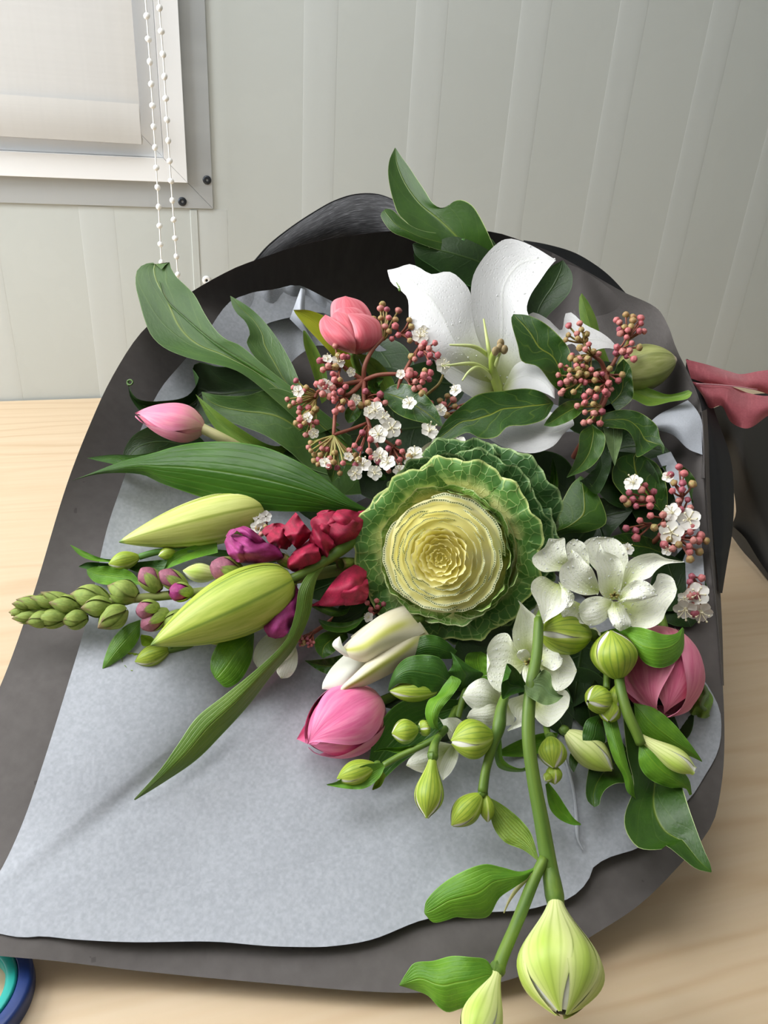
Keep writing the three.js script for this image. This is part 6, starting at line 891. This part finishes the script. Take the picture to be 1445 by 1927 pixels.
{ let t = thing('alstroemeria', 'thick hanging alstroemeria stem with a large half open bud over the front edge', 'alstroemeria');
  part(t, 'stem', tube([[1014, 1165, 4.6], [1010, 1230, 5], [998, 1300, 5.2], [994, 1380, 5], [1003, 1460, 4.6], [1018, 1540, 4.2], [1030, 1610, 3.8], [1040, 1660, 3.6], [1043, 1690, 3.6]], [9, 10, 11, 12, 12, 13, 14, 13], { n: 44, m: 12 }), M.stem);
  part(t, 'side_stem', tube([[1024, 1615, 4], [1005, 1655, 4], [975, 1730, 4], [945, 1800, 4], [934, 1832, 4]], [9, 10, 10, 11]), M.stem);
  part(t, 'ovary', tube([[1034, 1632, 3.7], [1039, 1660, 3.7], [1044, 1690, 3.6], [1047, 1712, 3.6]], [13, 15, 16, 13], { n: 20, m: 14 }), M.stem);
  bud(t, [1045, 1692, 3.6], [1058, 1908, 4.6], 68, { prof: (u) => 0.17 + 0.84 * Math.pow(Math.sin(Math.PI * Math.pow(clamp(u * 0.985, 0, 0.985), 1.55)), 0.95) - 0.1 * u * u, m: M.budPale, spin: 0.35, ha: 0.72, open: 1, neck: false });
  bud(t, [934, 1830, 4], [885, 1985, 4.2], 35, { prof: profPear, m: M.budPale, spin: 0.4 });
  AL(t, [[1012, 1630, 4], [980, 1640, 4.2], [945, 1632, 4.4], [912, 1626, 4.6], [870, 1640, 4.6], [830, 1665, 4.4], [802, 1695, 4.2], [798, 1716, 4]], [[1014, 1634, 4], [990, 1655, 4], [965, 1672, 4], [940, 1690, 3.8], [918, 1725, 3.6], [880, 1728, 3.8], [858, 1726, 3.8], [840, 1732, 3.8], [815, 1736, 3.8], [799, 1720, 4]], M.alst, { nu: 34, fold: 0.5, ruffle: 0.18, freq: 1.6 });
  AL(t, [[1014, 1622, 4], [985, 1600, 3.2], [950, 1585, 2.8], [930, 1560, 2.6], [920, 1525, 2.6], [914, 1500, 2.6]], [[1014, 1618, 4], [1000, 1570, 3.2], [985, 1548, 2.8], [960, 1525, 2.6], [935, 1508, 2.6], [916, 1499, 2.6]], M.under2 = leafLook({ a: 0x7fae5a, b: 0x669a48, vein: 0xa2c680, edge: 0x9cc47a, par: 5, lat: 0.9, amt: 0.6, rough: 0.5, bump: 0.0014 }), { fold: 0.3 });
  AL(t, [[930, 1832, 4.2], [915, 1806, 4.4], [885, 1801, 4.6], [850, 1799, 4.6], [815, 1808, 4.4], [780, 1812, 4.2], [765, 1830, 4], [751, 1853, 3.8]], [[928, 1840, 4.2], [910, 1870, 4], [885, 1890, 3.8], [862, 1900, 3.6], [842, 1905, 3.6], [825, 1895, 3.6], [805, 1874, 3.6], [775, 1862, 3.6], [752, 1855, 3.8]], M.alst, { nu: 34, fold: 0.5, ruffle: 0.2, freq: 1.8 });
  part(t, 'shrivelled_leaf', tube([[1000, 1642, 4], [975, 1670, 3.6], [958, 1695, 3], [948, 1718, 2.6]], [5, 4, 2.5, 1]), M.stemPale);
  AL(t, [[990, 1300, 5.2], [962, 1308, 5.4], [946, 1316, 5.4], [943, 1296, 5.6], [945, 1284, 6], [956, 1278, 6.4]], [[992, 1296, 5.2], [984, 1278, 5.6], [974, 1262, 6], [960, 1250, 6.4], [953, 1249, 6.6], [962, 1262, 6.8]], M.alstDark, { fold: -0.6, nu: 26 });
  AL(t, [[1000, 1282, 5.4], [1014, 1268, 6], [1024, 1260, 6.4], [1036, 1268, 6.4], [1039, 1290, 6.2], [1050, 1305, 6], [1060, 1309, 5.8]], [[986, 1290, 5.4], [990, 1306, 5.8], [1006, 1318, 6], [1026, 1327, 6], [1046, 1322, 5.9], [1060, 1310, 5.8]], M.under, { fold: -0.6, nu: 26 });
  part(t, 'top_bract', tube([[1014, 1165, 4.6], [1020, 1150, 4.2], [1030, 1130, 3]], [8, 6, 4]), M.stem);

  t = thing('alstroemeria', 'alstroemeria stem ending in two small buds and a veined leaf left of the thick stem', 'alstroemeria');
  part(t, 'stem', tube([[958, 1290, 3.4], [944, 1330, 4], [938, 1370, 4.2], [928, 1400, 4], [914, 1450, 3.6], [908, 1490, 3.4]], [6, 9, 12, 9, 8, 9]), M.stem);
  bud(t, [904, 1496, 3.4], [850, 1554, 3.2], 21, { spin: 0.3 }); bud(t, [914, 1496, 3.3], [918, 1547, 3], 12, { spin: 0.9 });
  bud(t, [926, 1384, 4], [848, 1396, 4.4], 31, { spin: 0.7 });
  AL(t, [[940, 1350, 4], [944, 1400, 3.6], [948, 1430, 3], [980, 1446, 2.2], [1010, 1430, 1.6]], [[930, 1380, 3.8], [930, 1420, 3.2], [940, 1446, 2.6], [985, 1452, 1.8], [1012, 1434, 1.6]], M.alst, { fold: 0.3 });

  t = thing('alstroemeria', 'alstroemeria stem with pear shaped hanging bud and leaves right of the hot pink tulip', 'alstroemeria');
  part(t, 'stem', tube([[860, 1330, 1], [840, 1370, 2.2], [822, 1388, 2.8], [790, 1405, 3], [750, 1424, 3], [722, 1440, 3]], [7, 7, 6, 6, 6]), M.stem);
  part(t, 'side_stem', tube([[826, 1386, 2.8], [818, 1400, 3.4], [814, 1420, 3.6]], [6, 7, 10]), M.stem);
  bud(t, [814, 1428, 3.6], [803, 1540, 3.6], 29, { prof: profPear, spin: 0.1 });
  bud(t, [786, 1372, 2.6], [737, 1381, 2.8], 20, { spin: 0.2 }); bud(t, [806, 1368, 2.4], [790, 1372, 2.8], 13, { spin: 0.9 });
  bud(t, [706, 1440, 2.6], [634, 1466, 2.4], 19, { spin: 0.4 }); bud(t, [822, 1300, 2.4], [733, 1301, 2.6], 17, { spin: 0.5 });
  AL(t, [[850, 1282, 2.2], [830, 1240, 3], [800, 1232, 3.2], [765, 1238, 3.2], [744, 1258, 3], [733, 1285, 2.8], [730, 1301, 2.6]], [[848, 1290, 2.2], [830, 1300, 2.6], [800, 1302, 2.8], [775, 1288, 3.2], [752, 1286, 3.2], [738, 1294, 2.8], [731, 1302, 2.6]], M.alstDark, { nu: 28, fold: 0.4 });
  AL(t, [[880, 1318, 1.2], [850, 1316, 1.6], [800, 1312, 1.8], [760, 1318, 1.8], [730, 1340, 1.8], [706, 1380, 1.6], [696, 1420, 1.4], [694, 1440, 1.2]], [[880, 1330, 1.2], [830, 1370, 1], [790, 1410, 0.8], [750, 1440, 0.8], [715, 1470, 0.8], [700, 1462, 1], [695, 1442, 1.2]], M.alstDark, { nu: 30, fold: -0.4 });
  AL(t, [[836, 1372, 2.4], [812, 1370, 3], [800, 1345, 3.2], [806, 1318, 3.2], [822, 1308, 3.2], [834, 1290, 3.4], [848, 1272, 3.6]], [[826, 1384, 2.6], [824, 1350, 3.8], [832, 1332, 4], [850, 1310, 4], [864, 1290, 3.8], [867, 1280, 3.6], [850, 1271, 3.6]], M.alst, { nu: 28, fold: 0.4 });
  AL(t, [[722, 1436, 3], [690, 1438, 3.2], [660, 1452, 3], [635, 1470, 2.6], [614, 1476, 2.4]], [[724, 1444, 3], [712, 1466, 2.8], [685, 1484, 2.6], [650, 1484, 2.6], [616, 1478, 2.4]], M.alst, { fold: -0.3 });
  AL(t, [[810, 1392, 3], [780, 1402, 3.2], [750, 1406, 3.2], [720, 1408, 3], [703, 1414, 2.8]], [[800, 1398, 3], [775, 1416, 3], [745, 1417, 3], [725, 1412, 2.9], [704, 1415, 2.8]], M.alst, { nv: 8 });
  AL(t, [[720, 1450, 2.4], [704, 1475, 1.8], [700, 1486, 1.6]], [[726, 1460, 2.4], [716, 1480, 1.8], [702, 1487, 1.6]], M.alstLight, { nu: 10, nv: 6 });

  t = thing('alstroemeria', 'leafy alstroemeria shoot below the kale beside the cream lily bud', 'alstroemeria');
  AL(t, [[860, 1225, 1], [830, 1200, 1.6], [800, 1195, 1.8], [775, 1210, 1.6], [770, 1235, 1.4]], [[850, 1240, 1], [830, 1240, 1.4], [805, 1238, 1.6], [785, 1240, 1.6], [771, 1237, 1.4]], M.alstDark, { fold: 0.3 });
  AL(t, [[850, 1300, 1.2], [842, 1268, 2], [852, 1250, 2.4], [850, 1232, 2.6], [847, 1226, 2.6]], [[880, 1300, 1.2], [900, 1280, 1.8], [910, 1268, 2], [885, 1254, 2.4], [848, 1226, 2.6]], M.alstDark, { fold: 0.5 });
  AL(t, [[895, 1285, 0.8], [875, 1245, 1.4], [880, 1230, 1.6], [905, 1226, 1.6]], [[920, 1280, 0.8], [924, 1256, 1.2], [920, 1236, 1.4], [907, 1227, 1.6]], M.alst, { fold: -0.3 });
  part(t, 'stem', tube([[862, 1350, 1.6], [872, 1310, 1.6], [890, 1270, 0.6], [900, 1200, -3], [910, 1150, -7]], [6, 6]), M.stem);

  t = thing('alstroemeria', 'alstroemeria stem with striped round buds and broad leaves beside the hanging tulip', 'alstroemeria');
  part(t, 'stem', tube([[1180, 1215, 1], [1168, 1250, 2.8], [1166, 1285, 3.6], [1180, 1340, 3.8], [1198, 1380, 3.6], [1206, 1400, 3.4]], [8, 8, 9, 10, 9]), M.stem);
  part(t, 'side_stem', tube([[1140, 1200, 1], [1142, 1260, 2.6], [1141, 1295, 3]], [7, 6]), M.stem);
  bud(t, [1163, 1276, 3.4], [1148, 1186, 4.4], 37, { spin: 0.25, neck: false });
  bud(t, [1108, 1195, 2.4], [1014, 1190, 4], 33, { spin: 0.9 });
  bud(t, [1145, 1312, 3], [1106, 1320, 3.8], 22, { spin: 0.4 }); bud(t, [1148, 1322, 2.8], [1146, 1358, 3.4], 17, { spin: 0.2 }); bud(t, [1162, 1290, 2.8], [1158, 1336, 3.2], 13, { spin: 0.6 });
  bud(t, [1206, 1388, 3.4], [1306, 1452, 3.6], 20, { spin: 0.5, m: M.budPale, prof: (u) => 0.34 + 0.7 * Math.pow(Math.sin(Math.PI * Math.pow(clamp(u, 0, 0.96), 1.7)), 0.9) - 0.1 * u });
  AL(t, [[1130, 1190, 2], [1160, 1182, 3.4], [1200, 1180, 4.4], [1225, 1186, 4.8], [1250, 1194, 4.8], [1272, 1192, 4.6], [1284, 1180, 4.4]], [[1130, 1200, 2], [1185, 1205, 3.4], [1196, 1225, 4.2], [1216, 1250, 4.6], [1244, 1257, 4.7], [1270, 1246, 4.4], [1286, 1222, 4.2], [1287, 1184, 4.4]], M.alst, { nu: 28, fold: 0.6, ruffle: 0.1 });
  AL(t, [[1190, 1322, 2], [1230, 1332, 2.4], [1262, 1356, 2.4], [1290, 1388, 2.2], [1315, 1422, 1.8], [1321, 1432, 1.6]], [[1192, 1320, 2], [1200, 1370, 2], [1225, 1395, 2], [1260, 1412, 1.8], [1300, 1424, 1.6], [1321, 1434, 1.6]], M.alst, { fold: 0.3 });
  AL(t, [[1206, 1396, 3.2], [1240, 1408, 3.4], [1270, 1436, 3.2], [1296, 1466, 2.8], [1302, 1495, 2.4]], [[1202, 1400, 3.2], [1203, 1440, 3], [1222, 1466, 2.8], [1260, 1482, 2.6], [1290, 1484, 2.6], [1297, 1497, 2.4]], M.alst, { fold: 0.4 });
  AL(t, [[1132, 1345, 2.6], [1142, 1390, 2.8], [1155, 1430, 2.8], [1172, 1460, 2.6], [1180, 1490, 2.4], [1196, 1504, 2.2]], [[1160, 1350, 2.6], [1172, 1400, 3], [1182, 1440, 3], [1191, 1470, 2.8], [1194, 1495, 2.4], [1197, 1504, 2.2]], M.alst, { fold: 0.4 });
  AL(t, [[1128, 1345, 2.2], [1104, 1355, 2.6], [1096, 1380, 2.6], [1098, 1410, 2.4], [1097, 1420, 2.2]], [[1132, 1350, 2.2], [1138, 1375, 2.4], [1138, 1398, 2.2], [1115, 1405, 2.2], [1098, 1421, 2.2]], M.alstDark, { fold: 0.3 });

  t = thing('alstroemeria', 'drooping alstroemeria shoot with stacked buds and narrow leaf right of the thick stem', 'alstroemeria');
  part(t, 'stem', tube([[1028, 1365, 1], [1030, 1380, 2], [1036, 1396, 2.6]], [6, 6]), M.stem);
  bud(t, [1036, 1388, 2.4], [1043, 1446, 3], 22, { spin: 0.3 }); bud(t, [1040, 1440, 2.4], [1044, 1476, 2.6], 13, { spin: 0.8, neck: false }); bud(t, [1036, 1456, 2.6], [1026, 1470, 2.8], 8, { neck: false });
  bud(t, [1066, 1378, 1.6], [1152, 1450, 2], 25, { m: M.budPale, spin: 0.4 });
  AL(t, [[1026, 1476, 2.4], [1034, 1520, 2.4], [1050, 1540, 2.2], [1075, 1552, 2], [1093, 1553, 1.9]], [[1032, 1472, 2.4], [1050, 1495, 2.2], [1066, 1520, 2], [1080, 1540, 2], [1093, 1550, 1.9]], M.alst, { nu: 18 });

  t = thing('alstroemeria', 'alstroemeria shoot with pointed leaves at the left above the snapdragon spike', 'alstroemeria');
  bud(t, [262, 1048, 0.8], [204, 1062, 1.2], 15, { spin: 0.4 }); bud(t, [410, 1082, 1], [344, 1074, 1.4], 16, { spin: 0.2, m: M.budPale }); bud(t, [330, 1038, 0.6], [298, 1046, 0.8], 10, {});
  part(t, 'stem', tube([[262, 1048, 0.8], [300, 1038, 0.6], [400, 1040, 0], [500, 1050, -2], [600, 1050, -6]], [6, 7, 7]), M.stemDark);
  AL(t, [[250, 1060, 0.8], [210, 1058, 1.2], [175, 1055, 1.2], [150, 1045, 1], [132, 1026, 0.8]], [[250, 1042, 0.8], [220, 1052, 0.8], [190, 1050, 0.9], [160, 1038, 0.9], [133, 1025, 0.8]], M.alst, { fold: -0.3 });
  AL(t, [[250, 1070, 0.6], [200, 1074, 0.8], [170, 1072, 0.9], [148, 1067, 0.9]], [[250, 1060, 0.6], [205, 1060, 0.8], [165, 1058, 0.9], [149, 1065, 0.9]], M.alstDark, {});
  AL(t, [[262, 1100, 1], [220, 1102, 1.2], [180, 1096, 1.2], [165, 1082, 1.1], [163, 1072, 1]], [[262, 1092, 1], [245, 1075, 1.2], [215, 1066, 1.2], [180, 1066, 1.1], [164, 1071, 1]], M.alst, {});
  AL(t, [[310, 1072, 0.6], [340, 1060, 1], [370, 1050, 1], [410, 1040, 0.8]], [[308, 1072, 0.6], [322, 1045, 0.8], [360, 1028, 0.8], [408, 1020, 0.6]], M.alst, {});
  AL(t, [[240, 1070, 0.4], [270, 1080, 0.6], [310, 1078, 0.6]], [[240, 1060, 0.4], [275, 1056, 0.6], [318, 1052, 0.6]], M.alstDark, {});
  t = thing('alstroemeria', 'alstroemeria shoot with pale bud and rounded leaves below the snapdragon spike', 'alstroemeria');
  bud(t, [318, 1222, 1], [254, 1246, 1.2], 17, { spin: 0.3, m: M.bud }); bud(t, [418, 1200, 1], [398, 1212, 1.2], 7, {});
  part(t, 'stem', tube([[316, 1224, 1], [360, 1215, 0.6], [440, 1190, -1], [540, 1150, -5]], [6, 6]), M.stem);
  AL(t, [[264, 1166, 1.2], [235, 1178, 1.6], [210, 1205, 1.6], [196, 1240, 1.4], [192, 1260, 1.2]], [[264, 1180, 1.2], [262, 1200, 1.4], [245, 1225, 1.4], [215, 1248, 1.3], [193, 1260, 1.2]], M.alst, { fold: 0.3 });
  AL(t, [[262, 1185, 0.6], [225, 1205, 0.8], [195, 1215, 0.9], [177, 1230, 0.9]], [[265, 1215, 0.6], [240, 1238, 0.8], [205, 1240, 0.9], [178, 1232, 0.9]], M.alstDark, {});
  AL(t, [[272, 1240, 1], [250, 1262, 1.2], [232, 1250, 1.2], [228, 1235, 1.2]], [[272, 1235, 1], [260, 1230, 1.2], [240, 1228, 1.2], [229, 1233, 1.2]], M.alstLight, {});
  AL(t, [[290, 1215, 1.2], [268, 1215, 1.6], [264, 1198, 1.6]], [[295, 1210, 1.2], [285, 1198, 1.6], [266, 1194, 1.6]], M.alstLight, { nu: 12 });
  AL(t, [[300, 1232, 0.8], [320, 1228, 1], [338, 1220, 1]], [[300, 1225, 0.8], [318, 1214, 1], [337, 1218, 1]], M.alstLight, { nu: 10, nv: 6 });
  AL(t, [[478, 1190, 0.6], [450, 1188, 1.4], [420, 1200, 1.6], [400, 1230, 1.6], [396, 1258, 1.5], [404, 1276, 1.4]], [[478, 1200, 0.6], [474, 1240, 1.2], [460, 1270, 1.3], [446, 1286, 1.3], [425, 1294, 1.3], [406, 1278, 1.4]], M.alst, { fold: 0.5 }); }
finishDew();
for (const [n, k, r] of [['lily', 30, 2], ['lily_leaf', 0, 0]]) { const t = things.find((x) => x.name === n); if (!k) continue; const l = []; for (const c of t.children.filter((x) => x.name.startsWith('petal') && x.geometry.index).slice(0, 2)) l.push(...dewOn(c.geometry, k, 1, r)); part(t, 'dewdrops', mergeGeometries(l), dewMat).userData.kind = 'stuff'; }

settle();
renderer.render(scene, camera);
